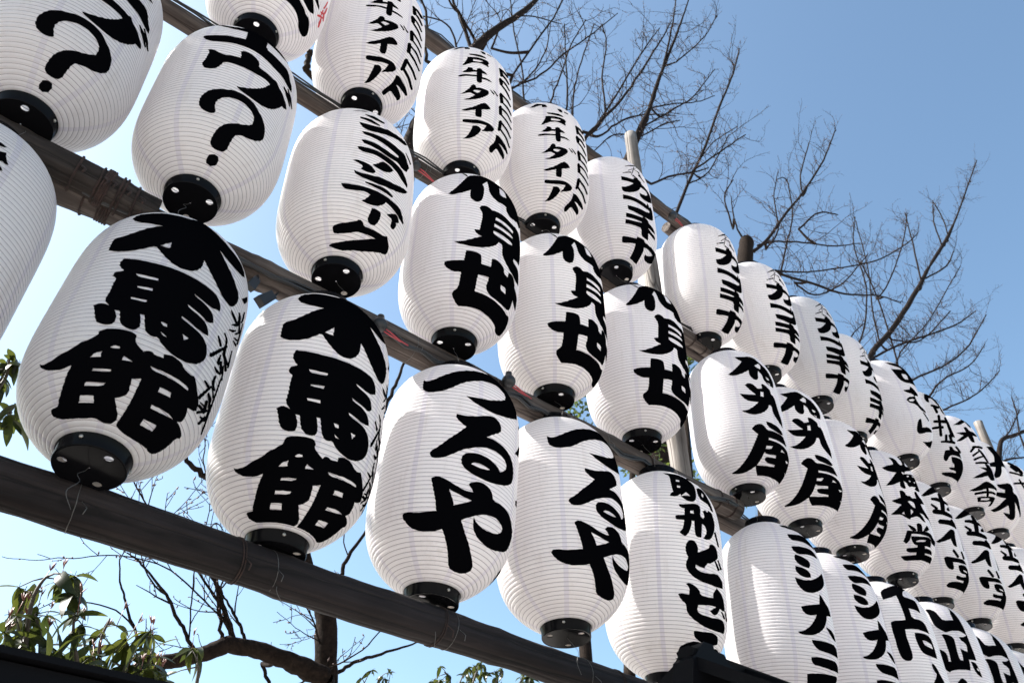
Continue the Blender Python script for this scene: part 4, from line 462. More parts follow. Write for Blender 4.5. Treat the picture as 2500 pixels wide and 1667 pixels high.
    'funawa': 'P 2440,805 2586,833 2700,850 2715,838 2740,820 2770,795 2800,765 2820,728 2835,678 2840,612 2845,552 2845,468 2840,530 2845,572 2809,604 2710,603 2593,586 2549,534 2507,500 2454,465 2400,442 2319,429 2311,453 2327,475 2365,502 2394,527 2419,558 2301,559 2318,599 2445,620 2491,680 2496,714 2473,740 2455,765;P 2289,359 2381,366 2460,377 2567,396 2652,399 2684,376 2676,347 2632,314 2650,296 2747,296 2793,265 2776,202 2826,161 2995,130 2870,105 2678,146 2632,174 2585,200 2590,130 2617,99 2646,77 2641,62 2587,53 2504,52 2410,60 2340,72 2270,96 2436,90 2401,154 2256,122 2176,110 2110,104 2062,106 2021,123 2136,137 2223,159 2377,216 2292,222 2246,230 2191,244 2234,278 2391,275 2415,307 2332,317 2302,330',
    'edge': 'P 2331,879 2466,712 2477,712 2499,717 2516,727 2518,733 2530,932 2515,935 2424,919 2349,892;P 2300,818 2366,757 2382,756 2416,764 2441,781 2446,791 2393,855 2375,856 2334,847 2306,829;P 2425,828 2465,736 2483,735 2524,743 2562,762 2575,774 2572,872 2550,872 2486,859 2438,839;P 2221,744 2438,706 2453,709 2476,718 2484,728 2478,732 2250,766 2238,765 2222,758 2217,749;P 2205,609 2434,608 2453,612 2476,624 2475,634 2463,637 2221,630 2210,627 2198,620 2198,612;P 2330,658 2363,545 2370,542 2389,543 2405,552 2410,558 2375,670 2368,673 2350,672 2335,664',
    'mishina': 'P 2393,940 2610,965 2640,952 2690,942 2725,930 2760,918 2785,905 2810,892 2820,882 2835,880 2790,895 2760,908 2691,915 2607,917 2523,916 2469,920 2432,924 2408,929;P 2414,863 2485,868 2545,874 2625,881 2728,891 2805,890 2835,880 2850,865 2870,852 2813,812 2761,822 2711,826 2652,828 2598,829 2546,827 2500,826 2459,824 2433,828 2419,837 2412,846;P 2406,781 2468,786 2516,790 2572,793 2629,796 2687,797 2736,793 2770,782 2792,773 2800,758 2716,757 2657,754 2594,750 2538,746 2486,741 2451,743 2429,752 2415,762;P 2428,734 2451,734 2478,732 2517,728 2554,723 2588,716 2607,707 2610,696 2602,685 2575,670 2526,671 2495,674 2464,678 2440,686 2423,697 2414,707 2415,716 2418,724;P 2407,667 2453,666 2488,664 2526,660 2557,653 2579,644 2588,634 2581,620 2545,613 2515,611 2479,613 2448,618 2421,628 2405,638 2402,648 2402,657;P 2380,603 2409,600 2437,598 2474,595 2518,597 2570,604 2626,616 2690,634 2746,652 2818,678 2844,657 2846,641 2833,620 2794,599 2742,579 2684,561 2624,545 2577,536 2539,532 2505,530 2473,532 2444,539 2418,551 2400,564 2390,578 2384,589;P 2398,450 2460,458 2517,466 2642,483 2673,541 2704,534 2727,525 2752,513 2775,505 2797,500 2820,493 2845,486 2860,474 2864,450 2745,434 2726,412 2708,397 2686,380 2654,362 2612,344 2568,328 2522,316 2478,308 2434,304 2396,303 2363,305 2340,308 2320,316 2368,321 2404,330 2444,343 2482,360 2519,381 2547,399 2572,420 2496,409 2458,409 2430,414 2412,423 2403,433 2398,441;P 2684,370 2752,369 2797,367 2836,362 2868,350 2898,322 2838,321 2798,326 2755,336 2723,349;P 2461,283 2524,286 2578,288 2649,290 2724,292 2810,295 2876,284 2910,243 2764,239 2691,239 2621,238 2570,239 2532,242 2502,249 2479,260 2466,270;P 2438,201 2505,206 2561,208 2631,209 2708,211 2802,214 2884,208 2981,180 2746,166 2662,166 2593,166 2536,167 2486,168 2456,174 2443,182 2437,190;P 2392,127 2461,132 2528,135 2623,140 2724,144 2941,157 2988,142 2930,125 2840,108 2685,92 2414,81',
    'shop': 'P 2165,871 2192,885 2239,896 2298,907 2375,921 2459,934 2565,949 2660,948 2725,920 2546,889 2492,870 2461,848 2469,836 2509,833 2555,830 2610,828 2641,820 2644,804 2637,781 2623,738 2570,747 2527,751 2452,755 2448,742 2446,726 2444,703 2472,690 2535,689 2586,685 2620,676 2642,662 2651,642 2658,627 2664,610 2546,619 2479,623 2416,623 2366,622 2307,617 2299,581 2299,558 2304,535 2307,511 2310,484 2307,463 2300,447 2285,436 2261,430 2236,429 2208,432 2187,440 2172,453 2164,471 2160,496 2158,520 2159,545 2158,572 2157,602 2158,628 2164,663 2193,669 2223,672 2264,672 2300,674 2349,678 2351,709 2350,735 2350,767 2349,798 2352,842 2276,828 2228,820 2158,812 2153,838 2155,855;P 2415,599 2460,602 2497,602 2545,602 2590,600 2635,594 2663,580 2672,558 2677,537 2679,517 2677,496 2668,461 2599,464 2554,467 2508,469 2474,474 2448,483 2430,497 2418,517 2410,537 2406,557 2407,575;H 2498,558 2559,556 2595,552 2624,546 2639,537 2636,518 2572,522 2541,526 2518,530 2504,538;P 2535,423 2562,422 2579,414 2596,400 2609,387 2618,375 2630,362 2646,348 2662,334 2686,311 2445,293 2535,340 2560,363 2542,376 2530,390 2526,402 2527,412',
    'yamazaki': 'P 2088,900 2137,900 2171,894 2205,882 2226,867 2234,847 2245,829 2258,812 2300,804 2419,810 2428,834 2443,860 2565,928 2546,893 2545,869 2544,844 2542,815 2541,782 2539,752 2532,709 2474,727 2430,734 2381,734 2337,733 2296,730 2267,726 2247,722 2223,725 2197,735 2170,747 2141,762 2124,780 2119,802 2115,825 2111,849 2104,871;P 2172,708 2202,711 2227,709 2258,705 2285,698 2307,688 2317,674 2313,654 2308,630 2303,600 2301,575 2301,554 2312,543 2344,541 2354,572 2356,591 2353,618 2386,610 2408,605 2444,598 2461,629 2462,644 2453,654 2436,662 2414,668 2400,677 2394,694 2459,696 2496,702 2540,717 2540,678 2542,650 2548,621 2550,592 2549,549 2428,549 2420,518 2412,501 2396,479 2338,483 2295,484 2248,484 2208,483 2174,479 2151,475 2130,469 2102,482 2084,494 2066,509 2059,528 2063,549 2063,571 2059,596 2058,610 2059,617 2089,617 2112,612 2138,603 2155,592 2163,580 2165,564 2158,536 2184,535 2193,570 2195,594 2194,618 2193,643 2192,667 2187,687;P 2447,538 2494,537 2518,530 2531,517 2541,500 2548,480 2551,463 2552,444 2510,450 2486,460 2466,478 2454,499;H 2510,501 2531,498 2537,493 2537,482 2515,484 2508,489;P 2182,402 2201,414 2230,426 2254,430 2271,428 2286,419 2301,406 2302,394 2286,381 2170,382',
    'sideleft': 'P 2792,747 2811,758 2822,762 2838,765 2844,752 2853,742 2877,728 2868,723 2857,723 2842,725 2830,722 2819,711;P 2826,701 2849,702 2858,700 2864,693 2840,684;P 2762,791 2788,793 2804,792 2828,788 2811,781 2798,778 2781,776 2770,779',
}

# row, index, base centre (lantern radii), lean about x and y, seam azimuth
LANTERNS = [
    ('A', 1, 1.634, 8.4, 12.46, -0.006, -0.01, 10.6),
    ('A', 2, 3.716, 8.443, 12.495, -0.018, -0.016, 11.1),
    ('A', 3, 6.036, 8.526, 12.517, 0.001, -0.016, 1.8),
    ('A', 4, 8.105, 8.48, 12.541, 0.003, 0.004, 7.1),
    ('A', 5, 10.237, 8.417, 12.589, -0.046, 0.04, 33.7),
    ('A', 6, 13.571, 8.634, 12.581, 0.051, 0.016, 42.5),
    ('A', 7, 15.795, 8.485, 12.637, 0.003, 0.003, 20.6),
    ('A', 8, 17.977, 8.369, 12.691, -0.018, 0.015, 36.1),
    ('A', 9, 20.163, 8.685, 12.702, 0.017, 0.011, 34.4),
    ('A', 10, 22.437, 8.355, 12.746, -0.038, 0.021, 10.0),
    ('A', 11, 24.678, 8.544, 12.747, -0.034, 0.024, 24.2),
    ('A', 12, 26.983, 8.585, 12.774, -0.008, -0.003, 12.5),
    ('A', 13, 29.11, 8.747, 12.807, -0.013, 0.017, 7.8),
    ('A', 14, 31.436, 8.689, 12.832, -0.016, -0.011, 41.7),
    ('A', 15, 33.576, 8.836, 12.859, 0.013, 0.012, 36.0),
    ('A', 16, 35.874, 8.786, 12.887, -0.012, -0.008, 28.2),
    ('B', 0, -0.474, 8.418, 8.246, -0.045, -0.028, 32.9),
    ('B', 1, 1.595, 8.353, 8.35, -0.07, 0.011, 43.8),
    ('B', 2, 3.832, 8.357, 8.349, -0.069, 0.001, 43.0),
    ('B', 3, 6.049, 8.425, 8.328, 0.021, 0.006, 2.3),
    ('B', 4, 8.308, 8.487, 8.391, 0.025, -0.032, 3.3),
    ('B', 5, 10.517, 8.432, 8.424, 0.029, -0.008, 38.4),
    ('B', 6, 13.677, 8.367, 8.441, 0.003, 0.025, 39.8),
    ('B', 7, 15.871, 8.45, 8.463, -0.0, -0.0, 38.0),
    ('B', 8, 17.927, 8.524, 8.521, -0.004, 0.019, 39.6),
    ('B', 9, 20.181, 8.522, 8.55, -0.003, 0.012, 4.0),
    ('B', 10, 22.349, 8.697, 8.557, -0.004, 0.021, 42.1),
    ('B', 11, 24.554, 8.727, 8.582, -0.013, 0.025, 38.9),
    ('B', 12, 26.951, 8.867, 8.527, 0.008, -0.008, 24.6),
    ('B', 13, 29.0, 8.672, 8.639, -0.008, 0.016, 25.8),
    ('B', 14, 31.21, 8.799, 8.669, 0.015, 0.014, 22.9),
    ('C', 0, -0.639, 8.489, 4.122, 0.001, 0.004, 18.6),
    ('C', 1, 1.512, 7.98, 4.146, -0.155, 0.065, 28.1),
    ('C', 2, 3.788, 8.491, 4.147, 0.009, 0.007, 33.4),
    ('C', 3, 6.01, 8.5, 4.157, 0.007, 0.052, 31.5),
    ('C', 4, 8.351, 8.434, 4.283, -0.047, 0.011, 2.9),
    ('C', 5, 10.839, 8.69, 4.176, 0.066, 0.014, 35.8),
    ('C', 6, 13.94, 8.556, 4.206, 0.051, 0.016, 1.4),
    ('C', 7, 16.151, 8.534, 4.247, 0.003, -0.003, 7.3),
    ('C', 8, 18.374, 8.537, 4.284, 0.002, -0.002, 28.2),
    ('C', 9, 20.554, 8.457, 4.362, -0.004, 0.004, 12.6),
    ('C', 10, 22.824, 8.535, 4.368, -0.002, 0.002, 24.1),
    ('C', 11, 25.135, 8.622, 4.364, -0.001, -0.006, 44.9),
    ('C', 12, 27.374, 8.625, 4.385, -0.012, -0.003, 9.1),
]

# bare limbs: x, y, z, radius (lantern radii)
LIMBS = {
    'left': [
        [(12.25,22.0,7.01,0.333),(11.98,22.0,8.39,0.324),(11.74,22.0,9.52,0.301),(10.8,22.0,10.72,0.288),(9.87,22.0,12.45,0.279),(9.22,22.0,15.67,0.28),(9.1,22.0,19.14,0.284),(9.75,22.0,21.74,0.294),(10.94,22.0,25.03,0.309),(12.43,22.0,29.27,0.341),(12.46,22.0,32.89,0.305),(13.7,22.0,38.16,0.294),(15.91,22.0,44.58,0.281),(17.4,22.0,48.2,0.232),(19.82,22.0,53.39,0.194),(21.85,22.0,58.56,0.146)],
        [(11.46,21.0,7.34,0.282),(10.73,21.0,7.5,0.255),(9.92,21.0,7.57,0.227),(9.08,21.0,7.61,0.213),(8.58,21.0,7.54,0.211),(8.05,21.0,7.21,0.197),(7.48,21.0,6.93,0.183),(6.96,21.0,6.7,0.17),(6.39,21.0,6.42,0.146),(6.25,21.0,6.32,0.112)],
        [(8.78,21.0,7.62,0.082),(8.36,21.0,8.29,0.071),(8.03,21.0,8.86,0.059),(7.71,21.0,9.22,0.047),(7.25,21.0,9.88,0.036)],
        [(8.41,21.0,7.66,0.053),(8.18,21.0,8.24,0.041),(8.0,21.0,8.85,0.036),(7.8,21.0,9.47,0.024)],
        [(7.78,21.0,7.2,0.052),(7.42,21.0,7.62,0.046),(7.08,21.0,7.96,0.046),(6.73,21.0,8.35,0.04),(6.24,21.0,8.73,0.029),(5.76,21.0,9.02,0.023),(5.5,21.0,9.1,0.017)],
        [(9.06,21.0,7.73,0.047),(8.79,21.0,8.12,0.041),(8.48,21.0,8.46,0.036),(8.18,21.0,8.73,0.024),(8.0,21.0,8.96,0.018)],
        [(6.59,21.0,6.82,0.04),(6.31,21.0,7.25,0.034),(6.04,21.0,7.58,0.034),(5.78,21.0,8.02,0.028),(5.57,21.0,8.37,0.023),(5.38,21.0,8.9,0.017)],
        [(10.07,22.0,7.66,0.05),(10.26,22.0,7.37,0.05),(10.52,22.0,6.99,0.05)],
        [(11.12,22.0,13.65,0.11),(12.05,22.0,15.94,0.087),(12.27,22.0,17.44,0.075),(11.67,22.0,18.62,0.053),(11.31,22.0,19.2,0.038)],
        [(11.95,22.0,14.43,0.099),(12.9,22.0,17.37,0.076),(13.28,22.0,18.86,0.062),(13.54,22.0,19.98,0.048),(13.83,22.0,20.96,0.033)],
        [(12.28,23.0,9.9,0.082),(12.61,23.0,11.19,0.07),(12.8,23.0,11.96,0.064),(13.43,23.0,13.2,0.051),(14.25,23.0,14.93,0.038)],
        [(8.02,22.0,12.19,0.129),(7.34,22.0,12.34,0.103),(6.78,22.0,12.53,0.077),(6.34,22.0,12.76,0.051)],
        [(12.5,22.0,7.97,0.059),(13.0,22.0,8.37,0.053),(13.68,22.0,8.71,0.047),(14.62,22.0,9.17,0.034),(15.45,22.0,9.63,0.021)],
        [(16.7,23.0,45.22,0.131),(15.58,23.0,48.14,0.109),(14.66,23.0,49.98,0.084),(14.26,23.0,51.02,0.057)],
        [(17.12,23.0,46.8,0.108),(15.56,23.0,48.59,0.082),(14.54,23.0,49.34,0.069),(13.96,23.0,50.64,0.056)],
        [(13.32,23.0,41.66,0.097),(13.13,23.0,44.42,0.089),(12.9,23.0,46.41,0.078),(12.16,23.0,47.88,0.053)],
        [(12.85,22.0,30.76,0.098),(11.71,22.0,31.61,0.079),(11.01,22.0,34.49,0.042)],
        [(6.71,22.0,32.83,0.138),(6.73,22.0,33.84,0.12),(6.58,22.0,34.34,0.101),(5.35,22.0,35.03,0.051)],
    ],
    'mid': [
        [(40.75,30.0,19.39,0.797),(37.93,30.0,36.64,0.743),(35.58,30.0,47.63,0.555),(39.5,30.0,61.01,0.462),(41.9,30.0,67.44,0.374),(44.45,30.0,73.93,0.336),(46.59,30.0,80.34,0.287),(49.59,30.0,88.43,0.259),(53.7,30.0,99.58,0.229),(55.97,30.0,105.98,0.182),(59.34,30.0,115.59,0.131)],
        [(46.14,30.0,78.74,0.212),(48.78,30.0,86.64,0.204),(52.34,30.0,98.73,0.17),(55.01,30.0,109.13,0.123)],
        [(31.26,29.0,52.21,0.231),(32.92,29.0,57.85,0.231),(36.18,29.0,64.15,0.213),(39.45,29.0,70.71,0.19),(44.53,29.0,82.21,0.168),(48.99,29.0,92.68,0.133),(51.02,29.0,97.84,0.084)],
        [(22.78,29.0,53.9,0.144),(24.53,29.0,56.8,0.134),(28.0,29.0,62.25,0.127),(31.15,29.0,69.02,0.119),(34.58,29.0,75.49,0.108),(39.95,29.0,86.32,0.073)],
        [(23.38,29.0,53.96,0.161),(24.44,29.0,57.54,0.135),(27.16,29.0,65.95,0.132),(29.81,29.0,73.43,0.124),(32.01,29.0,81.2,0.09)],
        [(31.69,30.0,60.03,0.145),(32.16,30.0,64.7,0.134),(32.27,30.0,70.06,0.101),(32.36,30.0,76.67,0.087)],
        [(42.51,30.0,68.91,0.148),(48.68,30.0,77.77,0.142),(53.58,30.0,84.8,0.128),(60.96,30.0,98.41,0.088)],
        [(44.85,30.0,74.53,0.135),(48.92,30.0,79.13,0.12),(54.31,30.0,84.68,0.103),(59.14,30.0,90.62,0.083)],
        [(41.59,30.0,66.46,0.123),(46.59,30.0,73.29,0.113),(49.93,30.0,77.06,0.095)],
        [(42.82,30.0,60.76,0.177),(46.43,30.0,64.86,0.167),(51.11,30.0,69.29,0.134),(53.78,30.0,72.15,0.093)],
        [(30.17,31.0,57.98,0.142),(31.05,31.0,63.49,0.132),(32.56,31.0,69.5,0.122),(34.27,31.0,76.32,0.109),(36.83,31.0,83.97,0.095)],
        [(33.71,31.0,61.12,0.15),(34.08,31.0,67.68,0.12),(35.62,31.0,74.8,0.108),(38.14,31.0,84.65,0.096)],
        [(27.88,31.0,59.86,0.143),(27.65,31.0,65.1,0.114),(26.66,31.0,70.01,0.099),(26.1,31.0,75.9,0.084)],
        [(35.91,31.0,63.07,0.174),(40.16,31.0,72.92,0.152),(45.07,31.0,84.78,0.148),(47.7,31.0,91.05,0.132),(51.11,31.0,98.62,0.085)],
        [(37.65,31.0,64.61,0.159),(41.75,31.0,70.94,0.151),(46.93,31.0,76.44,0.116),(50.91,31.0,79.76,0.073)],
        [(38.58,31.0,68.67,0.145),(38.56,31.0,74.92,0.132),(39.86,31.0,82.45,0.118),(39.56,31.0,86.29,0.073)],
        [(50.32,31.0,89.01,0.157),(54.47,31.0,95.17,0.14),(62.49,31.0,109.43,0.127),(68.16,31.0,121.66,0.105)],
        [(24.14,31.0,64.56,0.148),(25.43,31.0,70.0,0.119),(28.45,31.0,74.96,0.105),(32.95,31.0,78.66,0.067)],
        [(20.84,31.0,60.37,0.139),(19.41,31.0,63.04,0.107),(16.36,31.0,60.73,0.069),(15.5,31.0,57.96,0.05)],
        [(25.62,31.0,59.42,0.141),(28.38,31.0,64.58,0.113),(30.49,31.0,70.76,0.102),(31.47,31.0,76.96,0.065)],
        [(50.32,30.0,68.65,0.155),(57.31,30.0,78.0,0.149),(64.57,30.0,87.49,0.111)],
        [(41.92,30.0,66.75,0.124),(38.2,30.0,64.1,0.099),(34.52,30.0,57.98,0.072)],
    ],
    'right': [
        [(54.86,33.0,23.96,1.005),(59.98,33.0,49.64,0.953),(61.71,33.0,62.8,0.922),(63.64,33.0,69.19,0.83),(63.82,33.0,69.85,0.737)],
        [(49.58,33.0,62.8,0.254),(51.22,33.0,66.24,0.265),(54.5,33.0,73.39,0.262),(59.64,33.0,84.02,0.239),(65.71,33.0,97.92,0.24),(72.6,33.0,112.88,0.203),(77.35,33.0,124.87,0.148)],
        [(54.0,33.0,72.3,0.141),(58.95,33.0,78.44,0.127),(66.3,33.0,92.05,0.116)],
        [(55.35,33.0,75.51,0.122),(61.48,33.0,86.1,0.109),(69.25,33.0,96.51,0.091)],
        [(64.52,33.0,68.79,0.343),(66.4,33.0,70.67,0.301),(70.37,33.0,75.6,0.292),(76.63,33.0,84.34,0.262),(83.81,33.0,93.79,0.255),(96.59,33.0,112.05,0.223),(106.16,33.0,127.41,0.166),(108.51,33.0,131.0,0.127)],
        [(66.35,33.0,71.05,0.201),(70.55,33.0,74.56,0.185),(78.86,33.0,80.16,0.172),(88.83,33.0,86.36,0.157),(99.38,33.0,94.13,0.104)],
        [(64.4,33.0,67.07,0.242),(70.83,33.0,69.12,0.256),(78.18,33.0,72.33,0.246),(86.79,33.0,75.85,0.206),(98.74,33.0,82.83,0.163),(107.36,33.0,86.55,0.104)],
        [(85.87,34.0,62.17,0.382),(92.93,34.0,70.08,0.386),(102.46,34.0,79.07,0.393),(121.3,34.0,98.6,0.392),(134.33,34.0,112.82,0.35),(158.56,34.0,138.29,0.366),(186.23,34.0,169.64,0.311),(243.41,34.0,235.75,0.25)],
        [(67.78,33.0,67.96,0.174),(75.09,33.0,72.33,0.161),(82.55,33.0,77.51,0.145),(103.31,33.0,92.98,0.175),(122.33,33.0,109.82,0.164),(131.64,33.0,119.18,0.133)],
        [(90.07,34.0,66.92,0.23),(103.7,34.0,76.97,0.229),(123.22,34.0,90.28,0.23),(136.61,34.0,99.71,0.211),(152.43,34.0,112.09,0.141)],
        [(95.83,34.0,64.48,0.236),(103.54,34.0,70.52,0.223),(121.79,34.0,82.87,0.222),(137.77,34.0,95.43,0.21),(158.82,34.0,114.71,0.146)],
        [(105.92,34.0,65.17,0.221),(109.5,34.0,67.91,0.196),(124.91,34.0,77.43,0.185),(135.91,34.0,85.05,0.161),(149.75,34.0,95.6,0.133)],
        [(96.16,34.0,72.95,0.184),(97.43,34.0,79.7,0.16),(101.7,34.0,90.63,0.138),(104.3,34.0,103.64,0.111)],
        [(125.22,34.0,102.8,0.243),(129.58,34.0,115.14,0.216),(133.37,34.0,127.15,0.138)],
        [(149.37,34.0,128.7,0.245),(151.82,34.0,138.12,0.204),(159.28,34.0,150.59,0.163)],
        [(158.21,34.0,138.04,0.208),(160.42,34.0,145.76,0.215),(159.15,34.0,149.77,0.163)],
        [(95.91,34.0,66.52,0.179),(102.72,34.0,75.0,0.161),(121.38,34.0,91.93,0.153),(156.45,34.0,127.26,0.15)],
        [(62.48,33.0,71.08,0.147),(62.44,33.0,73.84,0.125),(62.88,33.0,77.08,0.077)],
        [(81.46,34.0,62.43,0.159),(87.44,34.0,69.59,0.143),(92.89,34.0,74.8,0.091)],
        [(70.8,34.0,67.95,0.204),(76.06,34.0,78.47,0.168),(80.91,34.0,88.34,0.153),(82.23,34.0,96.45,0.129),(78.81,34.0,93.72,0.093)],
        [(63.41,34.0,72.55,0.175),(63.29,34.0,78.26,0.13),(66.33,34.0,83.75,0.11)],
        [(86.17,34.0,95.84,0.196),(87.88,34.0,101.93,0.17),(95.81,34.0,116.97,0.152)],
        [(81.27,34.0,85.27,0.21),(90.2,34.0,95.22,0.199),(97.22,34.0,99.93,0.141)],
        [(85.0,34.0,64.28,0.192),(92.41,34.0,73.79,0.181),(98.45,34.0,85.15,0.165),(99.45,34.0,94.5,0.139),(104.63,34.0,104.88,0.112)],
        [(100.75,34.0,84.08,0.199),(108.62,34.0,92.38,0.18),(124.47,34.0,112.72,0.168),(134.75,34.0,128.17,0.139)],
        [(97.24,34.0,65.16,0.239),(100.01,34.0,72.1,0.188),(101.35,34.0,85.28,0.168),(99.54,34.0,90.98,0.136)],
        [(70.17,34.0,73.72,0.184),(75.05,34.0,80.84,0.17),(76.64,34.0,88.52,0.12),(80.3,34.0,96.75,0.096)],
        [(100.41,34.0,63.34,0.242),(115.29,34.0,76.13,0.209),(133.31,34.0,88.57,0.16),(147.99,34.0,101.07,0.134)],
        [(75.39,34.0,71.5,0.188),(80.16,34.0,72.34,0.166),(90.61,34.0,81.06,0.155),(104.31,34.0,95.96,0.107)],
        [(128.58,34.0,105.93,0.25),(145.47,34.0,120.09,0.235),(157.71,34.0,133.13,0.154)],
        [(101.29,34.0,76.49,0.193),(113.38,34.0,83.11,0.177),(134.88,34.0,101.68,0.169)],
    ],
    'far': [
        [(143.97,40.0,72.04,0.65),(154.74,40.0,84.8,0.399),(166.43,40.0,91.49,0.38),(184.98,40.0,101.84,0.316)],
        [(148.65,40.0,77.95,0.338),(156.94,40.0,82.16,0.267),(171.07,40.0,88.39,0.193)],
        [(155.97,40.0,85.5,0.223),(168.46,40.0,95.01,0.194),(177.92,40.0,102.89,0.154)],
        [(169.56,40.0,93.04,0.242),(174.75,40.0,101.43,0.202),(175.93,40.0,105.17,0.154)],
    ],
}


# ------------------------------------------------------------------ poles
GROUPS = {}


def pole(name, label, pts, radii, mat, n=28, cat='pole', seed=1, group=None):
    """one tapering log with knots and a slightly crooked axis"""
    rnd = random.Random(seed)
    P, R = [], []
    m = len(pts)
    L = 90
    knots = [rnd.uniform(0, 1) for _ in range(7)]
    ph = [rnd.uniform(0, 6) for _ in range(4)]
    a, b = Vector(pts[0]), Vector(pts[-1])
    side = (b - a).cross(Vector((0, 0.3, 1))).normalized()
    for i in range(L + 1):
        t = i / L
        k = t * (m - 1)
        j = min(int(k), m - 2)
        p = Vector(pts[j]).lerp(Vector(pts[j + 1]), k - j)
        r = radii[j] + (radii[j + 1] - radii[j]) * (k - j)
        wob = 0.02 * math.sin(t * 9 + ph[0]) + 0.012 * math.sin(t * 23 + ph[1])
        p += Vector((0, 0, 1)) * wob * (1 if abs((b - a).normalized().z) < 0.5 else 0) + side * 0.015 * math.sin(t * 14 + ph[2])
        for kn in knots:
            r *= 1 + 0.07 * math.exp(-((t - kn) / 0.008) ** 2)
        P.append(p)
        R.append(r * (1 + 0.03 * math.sin(t * 31 + ph[3])))
    root = empty(name, P3(P[0]))
    mb = MB()
    mb.tube([Vector(P3(p)) - Vector(root.location) for p in P], [r * S for r in R], n, jitter=0.018, seed=seed)
    o = mb.obj('log', mat, root)
    # flat cut ends
    for f in list(o.data.polygons)[-2:]: f.use_smooth = False
    tag(root, label, cat, group)
    return root, P, R


def lashing(root, P, R, x, turns=3, mat=M_RUST, spread=0.06, wire=0.016, name='lashing'):
    """rusty wire wound round a log at distance x along it, with a twisted end"""
    i = min(range(len(P)), key=lambda k: abs(P[k].x - x))
    c, r = P[i], R[i] + wire * 0.8
    pts = []
    rnd = random.Random(int(x * 100) + turns)
    for k in range(turns * 20 + 1):
        a = 2 * math.pi * k / 20
        off = spread * (k / (turns * 20) - 0.5) + 0.03 * math.sin(a + x) + rnd.uniform(-0.004, 0.004)
        pts.append(Vector(P3((c.x + off, c.y + r * math.cos(a), c.z + r * math.sin(a)))) - Vector(root.location))
    mb = MB()
    mb.tube(pts, wire * S, 5)
    e = Vector(P3((c.x + 0.02, c.y - r, c.z - 0.05))) - Vector(root.location)
    mb.tube([e, e + Vector((0.01, -0.012, -0.015)), e + Vector((0.006, -0.014, -0.03))], wire * S, 5)
    return mb.obj(name, mat, root)


def hz(x, z0, s):
    return z0 + s * x

D = 8.461
PG = 'horizontal log poles carrying the lanterns'
ROW = {}
# lowest beam: thick and dark
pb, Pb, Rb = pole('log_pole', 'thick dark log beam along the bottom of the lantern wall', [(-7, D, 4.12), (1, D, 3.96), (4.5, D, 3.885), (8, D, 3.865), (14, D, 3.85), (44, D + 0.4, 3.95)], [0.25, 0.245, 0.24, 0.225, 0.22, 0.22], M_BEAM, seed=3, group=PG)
# between middle and lower row: two logs spliced side by side near the left end, then on
p1, P1, R1 = pole('log_pole', 'weathered splice log with rusty lashings at the left end below the question mark lanterns', [(-7, D + 0.12, 7.98), (1.28, D + 0.10, 8.10)], [0.225, 0.225], M_SHADELOG, seed=5, group=PG)
p2, P2, R2 = pole('log_pole', 'long weathered log pole between the middle and lower rows of lanterns', [(-1.2, D + 0.42, 7.98), (3, D + 0.2, 8.08), (13.6, D + 0.2, 8.26)], [0.24, 0.23, 0.21], M_LOG, seed=6, group=PG)
p2b, P2b, R2b = pole('log_pole', 'far right log pole between the middle and lower rows, behind the distant lanterns', [(12.0, D + 0.60, 8.20), (44, D + 0.75, 8.72)], [0.20, 0.17], M_LOG, seed=7, group=PG)
p3, P3_, R3 = pole('log_pole', 'log pole between the top and middle rows of lanterns', [(-7, D + 0.34, 12.16), (13.9, D + 0.34, 12.70)], [0.165, 0.16], M_LOG, seed=8, group=PG)
p3b, P3b, R3b = pole('log_pole', 'far right log pole between the top and middle rows of lanterns', [(13.0, D + 0.62, 12.72), (44, D + 0.75, 13.2)], [0.155, 0.15], M_LOG, seed=9, group=PG)
p4, P4, R4 = pole('log_pole', 'uppermost log pole above the top row of lanterns, against the sky', [(-7, D + 0.22, 16.35), (14.2, D + 0.22, 16.78)], [0.165, 0.16], M_LOG, seed=10, group=PG)
p4b, P4b, R4b = pole('log_pole', 'far right uppermost log pole above the distant lanterns', [(13.2, D + 0.52, 16.76), (44, D + 0.75, 17.3)], [0.15, 0.14], M_LOG, seed=12, group=PG)
for x, t in ((0.30, 1), (0.52, 1), (0.66, 4), (0.80, 2), (0.98, 1)):
    lashing(p1, P1, R1, x, t, spread=0.10)
for x, t in ((0.5, 1), (0.72, 5), (1.05, 1)):
    lashing(p2, P2, R2, x, t, spread=0.16, wire=0.013)
for r_, PP, RR, xs in ((p2, P2, R2, (10.8, 12.9, 13.3)), (p3, P3_, R3, (5.0, 12.5, 13.1, 13.6)), (p4, P4, R4, (12.15, 13.9)), (pb, Pb, Rb, (3.3, 6.0, 9.2)), (p2b, P2b, R2b, (15.0, 18.5))):
    for x in xs:
        lashing(r_, PP, RR, x, 2, spread=0.06, wire=0.009)
for x in (1.7, 2.3, 5.4, 6.9, 9.6):
    lashing(p2, P2, R2, x, 1, M_WIRE, 0.12, 0.004, 'wire_loop')
for x in (2.0, 3.4, 5.2, 7.5):
    lashing(p3, P3_, R3, x, 1, M_WIRE, 0.1, 0.004, 'wire_loop')
for x in (1.6, 3.8, 6.2, 8.5):
    lashing(pb, Pb, Rb, x, 1, M_WIRE, 0.1, 0.004, 'wire_loop')

PGV = 'upright posts of the lantern frame'
pole('wooden_post', 'upright weathered post in the gap of the top row, its bare top against the sky', [(12.75, D + 0.62, -8.0), (12.25, D + 0.58, 19.95)], [0.24, 0.175], M_POST, seed=21, cat='post', group=PGV)
pole('wooden_post', 'upright post at the far right, its bare top standing above the distant lanterns', [(34.6, D + 1.0, -8.0), (34.4, D + 0.95, 20.1)], [0.24, 0.175], M_POST, seed=22, cat='post', group=PGV)


